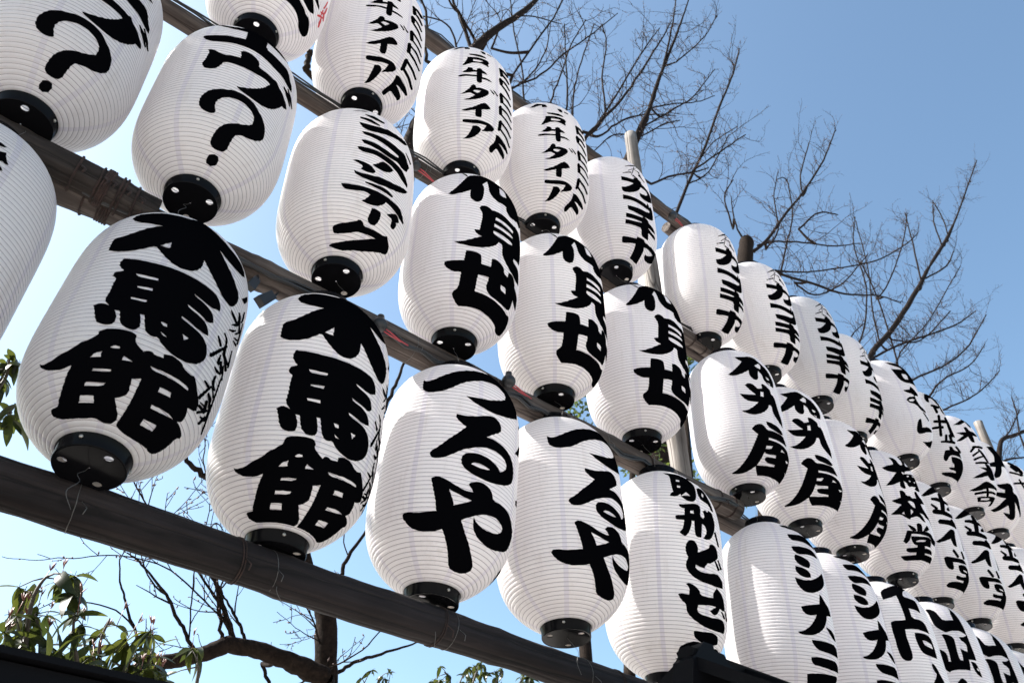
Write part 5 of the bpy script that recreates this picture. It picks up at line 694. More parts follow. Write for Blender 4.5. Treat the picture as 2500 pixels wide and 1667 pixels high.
# electric cable slung along each pole
def cable(label, P, R, x0, x1, ang, seed, r=0.022):
    rnd = random.Random(seed)
    pts = []
    x = x0
    while x < x1:
        i = min(range(len(P)), key=lambda k: abs(P[k].x - x))
        a = ang + rnd.uniform(-0.25, 0.25)
        rr = R[i] + r + abs(rnd.gauss(0, 0.01))
        pts.append((x, P[i].y + rr * math.cos(a), P[i].z + rr * math.sin(a)))
        x += 0.28
    root = empty('electric_cable', P3(pts[0]))
    mb = MB()
    q = [Vector(P3(p)) - Vector(root.location) for p in pts]
    mb.tube(q, r * S, 6)
    q2 = [v + Vector((0.01, -0.004, 0.006 + 0.006 * math.sin(i * 1.3))) for i, v in enumerate(q)]
    mb.tube(q2, r * 0.7 * S, 6)
    mb.obj('sheath', M_CABLE, root)
    tag(root, label, 'cable', 'cables along the poles')


cable('black electric cable strapped along the pole between middle and lower rows', P2, R2, -1.0, 13.4, math.radians(215), 1, 0.03)
cable('thin black cable along the pole between the top and middle rows', P3_, R3, -6.0, 13.5, math.radians(150), 2)
cable('thin black cable on top of the uppermost pole', P4, R4, -6.0, 14.0, math.radians(110), 3)
cable('black cable along the far right pole between middle and lower rows', P2b, R2b, 13.5, 40.0, math.radians(150), 4)


def socket(label, p, r=0.115, wirecol=None):
    """round rubber lamp socket with a short neck and red flex"""
    root = empty('lamp_socket', P3(p))
    mb = MB()
    prof = [(0.001, -r)] + [(r * math.sin(a), -r * math.cos(a)) for a in [math.pi * k / 10 for k in range(1, 9)]] + [(r * 0.5, r * 1.05), (r * 0.45, r * 1.5), (0.001, r * 1.5)]
    mb.lathe([(a * S, b * S) for a, b in prof], 20)
    mb.obj('housing', M_CABLE, root)
    mw = MB()
    mw.tube([(0, 0, 0), (0.03 * 1, -0.012, -0.018), (0.07, -0.004, -0.022), (0.11, 0.01, -0.012)], 0.0022, 6)
    mw.tube([(0, 0.004, -0.008), (0.035, -0.004, -0.022), (0.08, 0.004, -0.018)], 0.0022, 6)
    mw.obj('flex', wirecol or M_REDWIRE, root)
    tag(root, label, 'lamp socket', 'round black lamp sockets on the poles')


socket('round black lamp socket on the pole right above the nearer looping hiragana lantern', (7.10, D - 0.16, 8.14))
socket('round black lamp socket with red flex on the uppermost pole near the post', (12.95, D + 0.10, 16.62))
socket('round dark lamp socket on the pole beside the second building-name lantern', (4.62, D - 0.14, 7.95))
socket('round black lamp socket with red flex on the far right pole below the distant row', (20.3, D + 0.30, 8.30), 0.10)
socket('black lamp socket where the pole passes the three-stroke lanterns', (18.3, D + 0.30, 8.34), 0.10)
socket('black lamp socket with tangled flex below the middle five-character lantern', (5.05, D + 0.12, 12.18), 0.09)

# two black plug boxes hanging under the pole between the left lower lanterns
for k, (p, lab, a) in enumerate((((2.70, D - 0.02, 7.66), 'small black plug box under the pole, left of the pair beside the largest lantern', 0.3), ((2.92, D - 0.02, 7.52), 'longer black plug hanging under the pole, right of the pair beside the largest lantern', 0.6))):
    root = empty('plug', P3(p), (0, a, 0.2))
    mb = MB()
    w, h = 0.013 + 0.003 * k, 0.020 + 0.008 * k
    mb.add([(sx * w * (1 if sz < 0 else 0.8), sy * w * 0.7, sz * h) for sz in (-1, 1) for sy in (-1, 1) for sx in (-1, 1)],
           [(0, 2, 3, 1), (4, 5, 7, 6), (0, 1, 5, 4), (2, 6, 7, 3), (0, 4, 6, 2), (1, 3, 7, 5)])
    mb.obj('housing', M_CABLE, root, smooth=False)
    mw = MB()
    mw.tube([(0, 0, h * 0.9), (0.004, 0, h * 1.6), (0.0, 0.01, h * 2.4)], 0.003, 6)
    mw.obj('cord', M_CABLE, root)
    tag(root, lab, 'plug', 'black plugs under the pole')

# ------------------------------------------------------------------ lanterns
HH, PP_, QQ, RC = 3.48, 4.9, 1.0, 0.361
CAP = 0.15
RIBS = 66
tt = np.linspace(0, 1, 4001)
vv = 0.5 - 0.5 * np.cos(np.pi * tt)
pr = RC + (1 - RC) * np.clip(1 - np.abs(2 * vv - 1) ** PP_, 0, None) ** (1 / QQ)
pz = vv * HH
ds = np.hypot(np.diff(pr), np.diff(pz))
arc = np.concatenate([[0], np.cumsum(ds)])
ATOT = arc[-1]


def prof_at(s):
    r = np.interp(s, arc, pr)
    z = np.interp(s, arc, pz)
    e = 0.01
    dr = np.interp(np.minimum(s + e, ATOT), arc, pr) - np.interp(np.maximum(s - e, 0), arc, pr)
    dz = np.interp(np.minimum(s + e, ATOT), arc, pz) - np.interp(np.maximum(s - e, 0), arc, pz)
    l = np.hypot(dr, dz)
    return r, z, dz / l, -dr / l


def rib_bump(s):
    return 0.010 * np.abs(np.sin(np.pi * s / ATOT * RIBS)) ** 0.8


def skin(th, s, lift=0.0, lettering=False):
    r, z, nr, nz = prof_at(s)
    b = rib_bump(s)
    if lettering:
        b = np.maximum(b, 0.007) + 0.004
    b = b + lift
    return np.stack([(r + nr * b) * np.cos(th), (r + nr * b) * np.sin(th), z + nz * b + CAP], -1) * S


def body_mesh():
    rows = RIBS * 4
    cols = 112
    s = np.linspace(0, ATOT, rows + 1)
    th = np.linspace(0, 2 * np.pi, cols, endpoint=False)
    TH, SS = np.meshgrid(th, s)
    v = skin(TH, SS).reshape(-1, 3)
    i = np.arange(rows)[:, None] * cols
    j = np.arange(cols)[None, :]
    j2 = (j + 1) % cols
    f = np.stack([i + j, i + j2, i + cols + j2, i + cols + j], -1).reshape(-1, 4)
    me = bpy.data.meshes.new('paper_body')
    me.from_pydata(v.tolist(), [], f.tolist())
    me.polygons.foreach_set('use_smooth', [True] * len(me.polygons))
    me.materials.append(M_PAPER)
    return me


def coil_mesh():
    """the bamboo-thin wire hoops that hold the skin out, one in every valley"""
    mb = MB()
    for k in range(1, RIBS):
        s = np.array([ATOT * k / RIBS])
        r, z, nr, nz = (float(q[0]) for q in prof_at(s))
        n = 72
        base = len(mb.v)
        w = 0.0058
        for j in range(n):
            a = 2 * math.pi * j / n
            for q in range(4):
                b = math.pi / 2 * q
                rr = r + w * math.cos(b) * nr - w * math.sin(b) * nz
                zz = z + w * math.cos(b) * nz + w * math.sin(b) * nr + CAP
                mb.v.append((rr * math.cos(a) * S, rr * math.sin(a) * S, zz * S))
        for j in range(n):
            j2 = (j + 1) % n
            for q in range(4):
                q2 = (q + 1) % 4
                mb.f.append((base + j * 4 + q, base + j2 * 4 + q, base + j2 * 4 + q2, base + j * 4 + q2))
    return mb.mesh('wire_hoops', M_RIB)


def cap_mesh(holes):
    mb = MB()
    r = 0.352
    mb.lathe([(a * S, b * S) for a, b in ((r - 0.02, 0.004), (r - 0.006, 0.0), (r, 0.012), (r, CAP * 0.9), (r + 0.02, CAP + 0.005), (r + 0.02, CAP + 0.03), (r - 0.015, CAP + 0.03), (r - 0.02, 0.02))], 56)
    # floor disc, pierced by the vent holes
    rr = r - 0.018
    verts, edges = [], []

    def ring(cx, cy, rad, n):
        k = len(verts)
        for j in range(n):
            a = 2 * math.pi * j / n
            verts.append(Vector(((cx + rad * math.cos(a)), (cy + rad * math.sin(a)))))
            edges.append((k + j, k + (j + 1) % n))
    ring(0, 0, rr, 56)
    hs = []
    if holes:
        for a in (0.4, 0.4 + 2.094, 0.4 + 4.189):
            hs.append((0.255 * math.cos(a), 0.255 * math.sin(a), 0.046))
        hs.append((0, 0, 0.011))
    for cx, cy, rad in hs: ring(cx, cy, rad, 18)
    v2, _, f2, *_r = delaunay_2d_cdt(verts, edges, [], 0, 1e-6)
    keep = []
    for f in f2:
        c = sum((v2[i] for i in f), Vector((0, 0))) / len(f)
        if c.length < rr and all((c - Vector((h[0], h[1]))).length > h[2] * 0.97 for h in hs):
            keep.append(tuple(f))
    mb.add([(v.x * S, v.y * S, 0.004 * S) for v in v2], keep)
    k0 = len(v2)
    mb.add([(v.x * S, v.y * S, 0.016 * S) for v in v2], keep)
    for cx, cy, rad in hs:
        mb.lathe([(rad * S, 0.004 * S), (rad * S, 0.016 * S)], 18, (cx * S, cy * S, 0))
    me = mb.mesh('base_cap', M_CAP, smooth=False)
    me.materials.append(M_RAW)          # unpainted inside of the ring
    for p in list(me.polygons)[6 * 56:7 * 56]: p.material_index = 1
    for p in me.polygons:
        if abs(p.normal.z) < 0.8: p.use_smooth = True
    return me


def rivet_mesh():
    mb = MB()
    mb.tube([(0, 0, 0), (0.003, 0, 0), (0.0045, 0, 0)], [0.0042, 0.0042, 0.0022], 10)
    return mb.mesh('rivet', M_METAL)


def contains(poly, pts):
    x, y = pts[:, 0], pts[:, 1]
    inside = np.zeros(len(pts), bool)
    a = poly
    b = np.roll(poly, -1, axis=0)
    for (x1, y1), (x2, y2) in zip(a, b):
        if y1 == y2: continue
        c = ((y1 > y) != (y2 > y)) & (x < (x2 - x1) * (y - y1) / (y2 - y1) + x1)
        inside ^= c
    return inside


def lettering_mesh(key, mat, name='lettering', shift=0.0, stretch=1.0):
    """brush shapes cut out of a thin sheet that follows every rib of the skin"""
    groups = []
    rs = np.random.RandomState(sum(map(ord, key)))
    half = ATOT / RIBS / 2
    for part in TEXTS[key].split(';'):
        kind, *xy = part.split(' ')
        a = np.array([[float(c) for c in p.split(',')] for p in xy])
        th = np.radians(a[:, 0] / 10)
        s = np.interp(np.clip(a[:, 1] / 1000 * stretch + shift, 0.012, 0.985) * HH, pz, arc)
        poly = np.stack([th, s], 1)
        # subdivide the outline so that it can follow the ribs
        o = []
        for p, q in zip(poly, np.roll(poly, -1, axis=0)):
            n = max(1, int(np.ceil(max(abs(q[1] - p[1]) / half, abs(q[0] - p[0]) / 0.06))))
            for k in range(n): o.append(p + (q - p) * k / n)
        poly = np.array(o)
        # brush edge: a little bleed between the wires
        poly = poly + np.stack([0.004 * np.sin(poly[:, 1] / half * math.pi + 0.6) + rs.normal(0, 0.0012, len(poly)), rs.normal(0, 0.0012, len(poly))], 1)
        if kind == 'P': groups.append([poly, []])
        else: groups[-1][1].append(poly)

    def inside(p):
        r = np.zeros(len(p), bool)
        for P, Hs in groups:
            q = contains(P, p)
            for h in Hs: q &= ~contains(h, p)
            r |= q
        return r
    verts, edges = [], []
    for P, Hs in groups:
        for poly in [P] + Hs:
            k = len(verts)
            verts += [Vector((float(a), float(b))) for a, b in poly]
            n = len(poly)
            edges += [(k + i, k + (i + 1) % n) for i in range(n)]
    allp = np.array([[v.x, v.y] for v in verts])
    lo, hi = allp.min(0), allp.max(0)
    gx = np.arange(lo[0], hi[0], 0.055)
    gy = np.arange(math.floor(lo[1] / half), hi[1] / half) * half
    G = np.stack(np.meshgrid(gx, gy), -1).reshape(-1, 2)
    G = G[inside(G)]
    verts += [Vector((float(a), float(b))) for a, b in G]
    v2, _, f2, *_r = delaunay_2d_cdt(verts, edges, [], 0, 1e-5)
    V = np.array([[v.x, v.y] for v in v2])
    F = np.array([tuple(f) for f in f2 if len(f) == 3])
    F = F[inside(V[F].mean(1))]
    X = skin(V[:, 0], np.clip(V[:, 1], 0.01, ATOT - 0.01), lettering=True)
    me = bpy.data.meshes.new(name)
    used, inv = np.unique(F, return_inverse=True)
    me.from_pydata(X[used].tolist(), [], inv.reshape(-1, 3).tolist())
    me.polygons.foreach_set('use_smooth', [True] * len(me.polygons))
    me.materials.append(mat)
    return me


BODY, COIL = body_mesh(), coil_mesh()
BASE, TOP, RIVET = cap_mesh(True), cap_mesh(False), rivet_mesh()
TEXT_OF = {}
for i in (2, 3, 4): TEXT_OF['A', i] = 'kobe'
for i in (5, 6, 7, 8, 9): TEXT_OF['A', i] = 'kanichika'
TEXT_OF.update({('A', 1): 'brush', ('A', 10): 'ishi', ('A', 11): 'tokiwa', ('A', 12): 'kimura', ('A', 13): 'funawa', ('A', 14): 'edge', ('A', 15): 'tokiwa', ('A', 16): 'funawa',
                ('B', 0): 'ebu', ('B', 1): 'ebu', ('B', 2): 'shupu', ('B', 9): 'bairin',
                ('C', 0): 'sideleft', ('C', 1): 'mokuba', ('C', 2): 'mokuba', ('C', 3): 'tsuruya', ('C', 4): 'tsuruya', ('C', 5): 'komagata', ('C', 6): 'mishina', ('C', 7): 'mishina',
                ('C', 8): 'shop'})
for i in (3, 4, 5): TEXT_OF['B', i] = 'nakamise'
for i in (6, 7, 8): TEXT_OF['B', i] = 'sakurai'
for i in (10, 11, 12, 13, 14): TEXT_OF['B', i] = 'kindo'
for i in (9, 10, 11, 12): TEXT_OF['C', i] = 'yamazaki'
# hand lettering never sits twice in the same place: turn in degrees, shift and stretch in height
TEXT_TURN = {('A', 2): 7.9, ('A', 4): -1.2, ('A', 6): 3.1, ('A', 7): -2.8, ('A', 8): -4.3, ('A', 9): 9.4, ('B', 0): 9.5, ('B', 4): 2, ('B', 5): -2.8, ('B', 7): -9, ('B', 8): 19.0,
             ('B', 11): -3.9, ('C', 2): 1.5, ('C', 4): 11.5, ('C', 10): -0.5}
TEXT_FIT = {('A', 2): (-0.057, 1), ('A', 4): (-0.033, 1), ('A', 6): (0.014, 1), ('A', 7): (0.017, 1), ('A', 8): (0.02, 1), ('A', 9): (-0.016, 1), ('B', 0): (-0.01, 0.83), ('B', 4): (0.007, 1), ('B', 5): (0.022, 1),
            ('B', 7): (0.02, 1), ('B', 8): (-0.015, 1), ('B', 11): (0.02, 1), ('B', 12): (0.05, 1), ('C', 2): (-0.012, 1.09), ('C', 4): (0.038, 0.92)}
LAB = {
    ('A', 1): 'white lantern cut by the top edge, broad brush strokes, red scribble on its right side',
    ('A', 2): 'top row lantern, slim five-character column and barred side column, largest and nearest of its three',
    ('A', 3): 'top row lantern, slim five-character column and barred side column, middle one of its three',
    ('A', 4): 'top row lantern, slim five-character column and barred side column, last of its three',
    ('A', 5): 'top row lantern in front of the bare post top, four bold katakana under small script',
    ('A', 6): 'top row lantern just right of the post, bright sunlit left edge, four bold katakana',
    ('A', 7): 'top row lantern beside the sawn branch stump, four bold katakana, second right of the post',
    ('A', 8): 'top row white lantern with four bold katakana, third right of the post',
    ('A', 9): 'top row lantern with bold katakana mostly hidden by its neighbour, fourth right of the post',
    ('A', 10): 'top row white lantern with one kanji over loose hiragana, broad blank front',
    ('A', 11): 'distant top row lantern with three dense kanji, just right of the hiragana one',
    ('A', 12): 'distant top row lantern with five cramped kanji, left of the far post',
    ('A', 13): 'distant top row lantern with two large kanji, in front of the far post',
    ('A', 14): 'distant top row lantern with small dense script, just right of the far post',
    ('A', 15): 'distant top row lantern barely in frame at the right edge, second past the far post',
    ('A', 16): 'sliver of the farthest top row lantern at the right edge',
    ('B', 0): 'lantern cut by the upper left corner, large black question mark, black base at left edge',
    ('B', 1): 'whole white lantern upper left, bold katakana above a large black question mark',
    ('B', 2): 'white lantern with slanted katakana ending in a big angular stroke, right of the question marks',
    ('B', 3): 'middle row lantern with three bold kanji, largest and nearest of its three alike',
    ('B', 4): 'middle row lantern with three bold kanji, middle one of its three alike',
    ('B', 5): 'middle row lantern with three bold kanji, last of its three, next to the post',
    ('B', 6): 'middle row lantern just right of the post, sweeping kanji, bright left edge',
    ('B', 7): 'middle row white lantern with sweeping kanji, second right of the post',
    ('B', 8): 'middle row lantern with sweeping kanji squeezed at its edge, third right of the post',
    ('B', 9): 'middle row lantern with three dense kanji, the first two full of tree shapes',
    ('B', 10): 'middle row distant lantern with roof-topped kanji, first of those alike at right',
    ('B', 11): 'middle row distant lantern with roof-topped kanji, second of those alike at right',
    ('B', 12): 'middle row distant lantern with roof-topped kanji, third of those, cut by the right edge',
    ('B', 13): 'middle row far lantern half outside the right edge',
    ('B', 14): 'sliver of the farthest middle row lantern at the right edge',
    ('C', 0): 'lantern cut by the left edge, almost blank bluish side with a scrap of lettering',
    ('C', 1): 'largest lantern lower left, three huge heavy kanji and small script at its side',
    ('C', 2): 'second large lantern lower left, three huge heavy kanji, just right of the largest',
    ('C', 3): 'lower row lantern with looping hiragana, nearer and larger of the two alike',
    ('C', 4): 'lower row lantern with looping hiragana, farther of the two, black base clear of the beam',
    ('C', 5): 'lower row lantern with two kanji over three hiragana, above the black roof ridge',
    ('C', 6): 'lower row lantern with three-stroke katakana, sunlit left edge, right of the black roof ridge',
    ('C', 7): 'lower row lantern with three-stroke katakana, second of the two alike',
    ('C', 8): 'lower row lantern with one very large square-cornered kanji at lower right',
    ('C', 9): 'lower row lantern with bracket-shaped letter over mountain-shaped kanji, first of its kind at lower right',
    ('C', 10): 'lower row lantern with bracket-shaped letter over mountain-shaped kanji, second, in the lower right corner',
    ('C', 11): 'lower row lantern cut by the right edge near the lower right corner',
    ('C', 12): 'sliver of a lantern in the lower right corner behind the bracket-letter ones',
}
LET = {}
POLE_BELOW = {'A': 0.30, 'B': 0.22, 'C': 0.16}


def tie_wire(seed):
    rnd = random.Random(seed)
    mb = MB()
    a, b = rnd.uniform(-0.12, 0.12), rnd.uniform(-0.1, 0.05)
    pts = [(0, 0, 0.03), (a * 0.3, b * 0.5 - 0.03, -0.05), (a, b - 0.10, -0.16), (a + rnd.uniform(-.05, .05), b - 0.20, -0.30), (a + rnd.uniform(-.1, .1), b - 0.22, -0.46), (a + 0.06, b - 0.16, -0.58)]
    pts, _r = catmull([(x * S, y * S, z * S, 1) for x, y, z in pts], 5)
    mb.tube(pts, 0.00055, 5)
    return mb.mesh('tie_wire', M_WIRE)


TIES = [tie_wire(k) for k in range(5)]
LG = 'white paper lanterns hung in three rows'


def put(name, me, parent, rot=0.0, loc=(0, 0, 0)):
    o = bpy.data.objects.new(name, me)
    o.rotation_euler = (0, 0, rot)
    o.location = loc
    return link(o, parent)


def lantern(row, i, x, y, z, tx, ty, seam, text, label):
    root = empty('paper_lantern', P3((x, y, z)), (tx, ty, 0))
    k_ = 1 + random.uniform(-0.012, 0.012)
    root.scale = (k_, k_, 1 + random.uniform(-0.008, 0.008))
    tag(root, label, 'lantern', LG)
    put('paper_body', BODY, root, math.radians(seam))
    put('wire_hoops', COIL, root)
    rot = random.uniform(0, 2)
    cap = put('base_cap', BASE, root, rot)
    for k in range(3):
        a = 1.45 + k * 2.094
        r_ = put('rivet', RIVET, cap, a, (0.352 * S * math.cos(a), 0.352 * S * math.sin(a), 0.095 * S))
    top = put('top_collar', TOP, root, rot, (0, 0, (HH + 2 * CAP) * S))
    top.rotation_euler = (math.pi, 0, rot)
    put('tie_wire', TIES[i % 5], root)
    if text:
        fit = TEXT_FIT.get((row, i), (0.0, 1.0))
        if (text, fit) not in LET: LET[text, fit] = lettering_mesh(text, M_INK, 'lettering', *fit)
        put('lettering', LET[text, fit], root, math.radians(TEXT_TURN.get((row, i), 0)))
    if text == 'brush':
        if 'red' not in LET: LET['red'] = lettering_mesh('redmark', M_RED, 'red_lettering')
        put('red_lettering', LET['red'], root)
    return root


for (row, i, x, y, z, tx, ty, seam) in LANTERNS:
    lantern(row, i, x, y, z, tx, ty, seam, TEXT_OF.get((row, i)), LAB[row, i])
# one lantern of the other face of the frame shows through the gap beside the post
b_ = lantern('Z', 1, 16.35, 11.3, 15.75, 0.0, 0.0, 20, None, 'blank white lantern on the back of the frame, underside showing beside the post')

# ------------------------------------------------------------------ bare cherry trees
def bud(mb, p, d, r):
    d = d.normalized()
    a = d.orthogonal().normalized()
    b = d.cross(a)
    mb.add([p, p + d * r * 1.2 + a * r * 0.5, p + d * r * 1.2 + b * r * 0.5, p + d * r * 1.2 - a * r * 0.5, p + d * r * 1.2 - b * r * 0.5, p + d * r * 2.6],
           [(0, 2, 1), (0, 3, 2), (0, 4, 3), (0, 1, 4), (1, 2, 5), (2, 3, 5), (3, 4, 5), (4, 1, 5)])


def cherry(label, key, seed, ratio, lift, scale, thin=1.0):
    rnd = random.Random(seed)
    limbs = LIMBS[key]
    y0 = limbs[0][0]
    root = empty('cherry_tree', (y0[0] * S, y0[1] * S, 0))
    off = Vector(root.location)
    tr, cr, bd = MB(), MB(), MB()
    first = limbs[0][0]
    tr.tube([Vector((0, 0, -0.1)), Vector(P3(first)) - off], [first[3] * S * 1.5, first[3] * S], 12)

    done = []

    def twig(p, d, L, r, depth):
        step = 0.22 * scale
        n = max(3, int(L / step))
        pts = [p.copy()]
        d = d.normalized()
        bend = Vector((rnd.gauss(0, 0.05), rnd.gauss(0, 0.05), rnd.uniform(0.0, 0.09)))
        for k in range(n):
            d = (d + bend + Vector((rnd.gauss(0, 0.10), rnd.gauss(0, 0.10), rnd.gauss(0, 0.09)))).normalized()
            pts.append(pts[-1] + d * (L / n))
        rad = [max(0.0105 * scale, r * (1 - 0.7 * k / n)) for k in range(n + 1)]
        cr.tube([Vector(P3(q)) - off for q in pts], [q * S for q in rad], 5 if depth == 0 else 4, caps=False)
        for k in range(1, n + 1):
            if rnd.random() < 0.45:
                dd = (d + Vector((rnd.gauss(0, 0.8), rnd.gauss(0, 0.8), rnd.gauss(0, 0.5)))).normalized()
                bud(bd, Vector(P3(pts[k])) - off, dd, rnd.uniform(0.032, 0.06) * scale * S)
        if depth < 2:
            for k in range(2, n):
                if rnd.random() < (0.30 if depth == 0 else 0.16):
                    t_ = (pts[k + 1] - pts[k]).normalized()
                    side = Vector((rnd.gauss(0, 1), rnd.gauss(0, 0.6), rnd.gauss(0.25, 0.8)))
                    side -= t_ * side.dot(t_)
                    twig(pts[k], t_ * 0.9 + side.normalized() * rnd.uniform(0.5, 1.0), max(0.4 * scale, min(3.0 * scale, L) * rnd.uniform(0.25, 0.7) * (1.1 - 0.7 * k / n)), rad[k] * 0.75, depth + 1)

    for li, limb in enumerate(limbs):
        P, R = catmull(limb, 5)
        if thin < 1:
            R = [r if r > 0.35 else max(0.016, r * thin) for r in R]
        for k in range(1, len(P) - 1):
            P[k] = P[k] + Vector((rnd.gauss(0, 1), rnd.gauss(0, 1), rnd.gauss(0, 1))) * R[k] * (0.06 if R[k] > 0.15 else 0.3)
        tgt = tr if R[0] > 0.11 * scale else cr
        if done:
            q = min(done, key=lambda d: (d - P[0]).length + max(0, d.z - P[0].z) * 2)
            gap = (q - P[0]).length
            if gap > 0.3:          # grow it out of the nearest lower wood
                J, JR = catmull([(*q, R[0] * 1.5), (*(q.lerp(P[0], 0.5) - Vector((0, 0, 0.12 * gap))), R[0] * 1.25), (*P[0], R[0])], 5)
                tgt.tube([Vector(P3(c)) - off for c in J], [r * S for r in JR], 7, caps=False)
        done += [c.copy() for c in P[::3]]
        tgt.tube([Vector(P3(q)) - off for q in P], [r * S for r in R], 12 if tgt is tr else 7, jitter=0.08 if tgt is tr else 0.0, seed=li)
        for k in range(2, len(P)):
            seg = (P[k] - P[k - 1]).length
            if R[k] > 0.26 * scale:
                pr_ = 0.35 * seg / scale
            else:
                pr_ = 1.1 * ratio * seg / scale
            while rnd.random() < pr_:
                pr_ -= 1
                t = (P[k] - P[k - 1]).normalized()
                side = Vector((rnd.gauss(0, 1), rnd.gauss(0, 0.7), rnd.gauss(0.3, 0.8)))
                side -= t * side.dot(t)
                d = t * rnd.uniform(0.4, 1.1) + side.normalized() * rnd.uniform(0.6, 1.1) + Vector((0, 0, lift))
                twig(P[k].lerp(P[k - 1], rnd.random()), d, rnd.choice((rnd.uniform(0.8, 2.5), rnd.uniform(3.0, 8.0))) * scale * (0.35 + 0.65 * min(1, R[k] / (0.08 * scale))), max(0.017 * scale, min(R[k] * 0.65, rnd.uniform(0.024, 0.042) * scale)), 0)
        bud(bd, Vector(P3(P[-1])) - off, P[-1] - P[-2], 0.05 * scale * S)
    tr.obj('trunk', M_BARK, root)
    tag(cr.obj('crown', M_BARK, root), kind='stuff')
    tag(bd.obj('buds', M_BUD, root), kind='stuff')
    tag(root, label, 'tree', 'bare cherry trees behind the lanterns')
    return root


cherry('bare cherry tree at left whose thick dark limb arches below the bottom beam', 'left', 5, 0.62, 0.25, 0.9)
cherry('bare budding cherry tree rising at top centre behind the first post', 'mid', 7, 0.55, 0.22, 1.15, 0.66)
cherry('bare cherry tree at right with a sawn-off stump of a limb above the lanterns', 'right', 9, 0.60, 0.22, 1.25, 0.66)
cherry('bare cherry branches at the far right edge beside the second post', 'far', 12, 0.8, 0.22, 1.3, 0.7)

# ------------------------------------------------------------------ evergreen shrubs
def leaf_mesh(name, L, W, curl, mat, seed):
    rnd = random.Random(seed)
    mb = MB()
    n = 6
    v = []
    for k in range(n + 1):
        t = k / n
        w = W * math.sin(math.pi * min(1, t * 0.93 + 0.05)) ** 0.85 * (1 - 0.25 * t)
        z = -curl * t * t * L
        x = t * L * (1 - 0.25 * curl * t)
        v += [(x, -w, z + 0.22 * w), (x, 0, z), (x, w, z + 0.22 * w)]
    f = []
    for k in range(n):
        a = k * 3
        f += [(a, a + 1, a + 4, a + 3), (a + 1, a + 2, a + 5, a + 4)]
    mb.add(v, f)
    mb.tube([(-0.22 * L, 0, -0.03 * L), (0, 0, 0)], 0.0012, 4)
    return mb.mesh(name, mat)


LEAVES = [leaf_mesh('leaf', 0.088 + 0.012 * k, 0.0195 + 0.003 * (k % 3), 0.25 + 0.22 * (k % 3), M_LEAF, k) for k in range(6)]


def shrub(label, stems, n_leaf, seed, size=1.0, shoots=True, ground=True, mass=0):
    rnd = random.Random(seed)
    base = stems[0][0]
    root = empty('evergreen_shrub', (base[0] * S, base[1] * S, 0))
    off = Vector(root.location)
    st, sh = MB(), MB()
    tips = []
    for s_ in stems:
        P, R = catmull([(*p, 0.05 - 0.035 * k / (len(s_) - 1)) for k, p in enumerate(s_)], 4)
        st.tube([Vector(P3(p)) - off for p in P], [r * S for r in R], 7)
        if ground:
            st.tube([Vector((rnd.uniform(-.05, .05), rnd.uniform(-.05, .05), 0)), Vector(P3(P[0])) - off], [0.012, R[0] * S], 7)
        for k in range(1, len(P)):
            tips.append((P[k], (P[k] - P[k - 1]).normalized(), k / (len(P) - 1)))
    count = 0
    while count < n_leaf:
        p, d, t = tips[rnd.randrange(len(tips))] if rnd.random() < 0.65 else rnd.choice([q for q in tips if q[2] > 0.75])
        # a side twig end with a whorl of leaves
        tw = p + Vector((rnd.gauss(0, 0.19), rnd.gauss(0, 0.28), rnd.gauss(0.06, 0.17))) * size
        st.tube([Vector(P3(p)) - off, Vector(P3(p.lerp(tw, 0.5) + Vector((0, 0, 0.03)))) - off, Vector(P3(tw)) - off], [0.0028, 0.002, 0.0016], 5)
        for q in range(rnd.randint(3, 6)):
            a = rnd.uniform(0, 6.283)
            o = bpy.data.objects.new('leaf', rnd.choice(LEAVES))
            link(o, root)
            o.location = Vector(P3(tw)) - off
            o.rotation_euler = (rnd.gauss(0, 0.5), rnd.gauss(0.35, 0.45), a)
            k = size * rnd.uniform(0.5, 0.95)
            o.scale = (k, k, k)
            count += 1
        if shoots and rnd.random() < 0.75:
            b = Vector(P3(tw)) - off
            d2 = Vector((rnd.gauss(0, 0.25), rnd.gauss(0, 0.25), 1)).normalized()
            h = rnd.uniform(0.03, 0.09) * size
            sh.tube([b, b + d2 * h], [0.0014, 0.001], 4)
            for q in range(5):
                e = (d2 + Vector((rnd.gauss(0, 0.3), rnd.gauss(0, 0.3), 0))).normalized()
                s0 = b + d2 * h * rnd.uniform(0.75, 1.0)
                sh.tube([s0, s0 + e * 0.010, s0 + e * 0.024], [0.0012, 0.0022, 0.0005], 4)
    if mass:
        # the dense lower part, where single leaves can no longer be told apart
        fm = MB()
        for k in range(mass):
            p, d, t = tips[rnd.randrange(len(tips))]
            if t > 0.5: continue
            q = Vector(P3(p + Vector((rnd.gauss(0, 0.34), rnd.gauss(0, 0.4), rnd.gauss(-0.02, 0.16))) * size)) - off
            me = rnd.choice(LEAVES)
            M = Matrix.LocRotScale(q, Matrix.Rotation(rnd.uniform(0, 6.283), 3, 'Z') @ Matrix.Rotation(rnd.gauss(0.4, 0.5), 3, 'Y') @ Matrix.Rotation(rnd.gauss(0, 0.5), 3, 'X'), Vector((1, 1, 1)) * size * rnd.uniform(0.55, 1.0))
            fm.add([M @ v.co for v in me.vertices], [tuple(f.vertices) for f in me.polygons])
        tag(fm.obj('foliage', M_LEAF, root), kind='stuff')
    tag(st.obj('stem', M_STEM, root), kind=None)
    if shoots: tag(sh.obj('shoots', M_SHOOT, root), kind='stuff')
    tag(root, label, 'shrub')
    return root


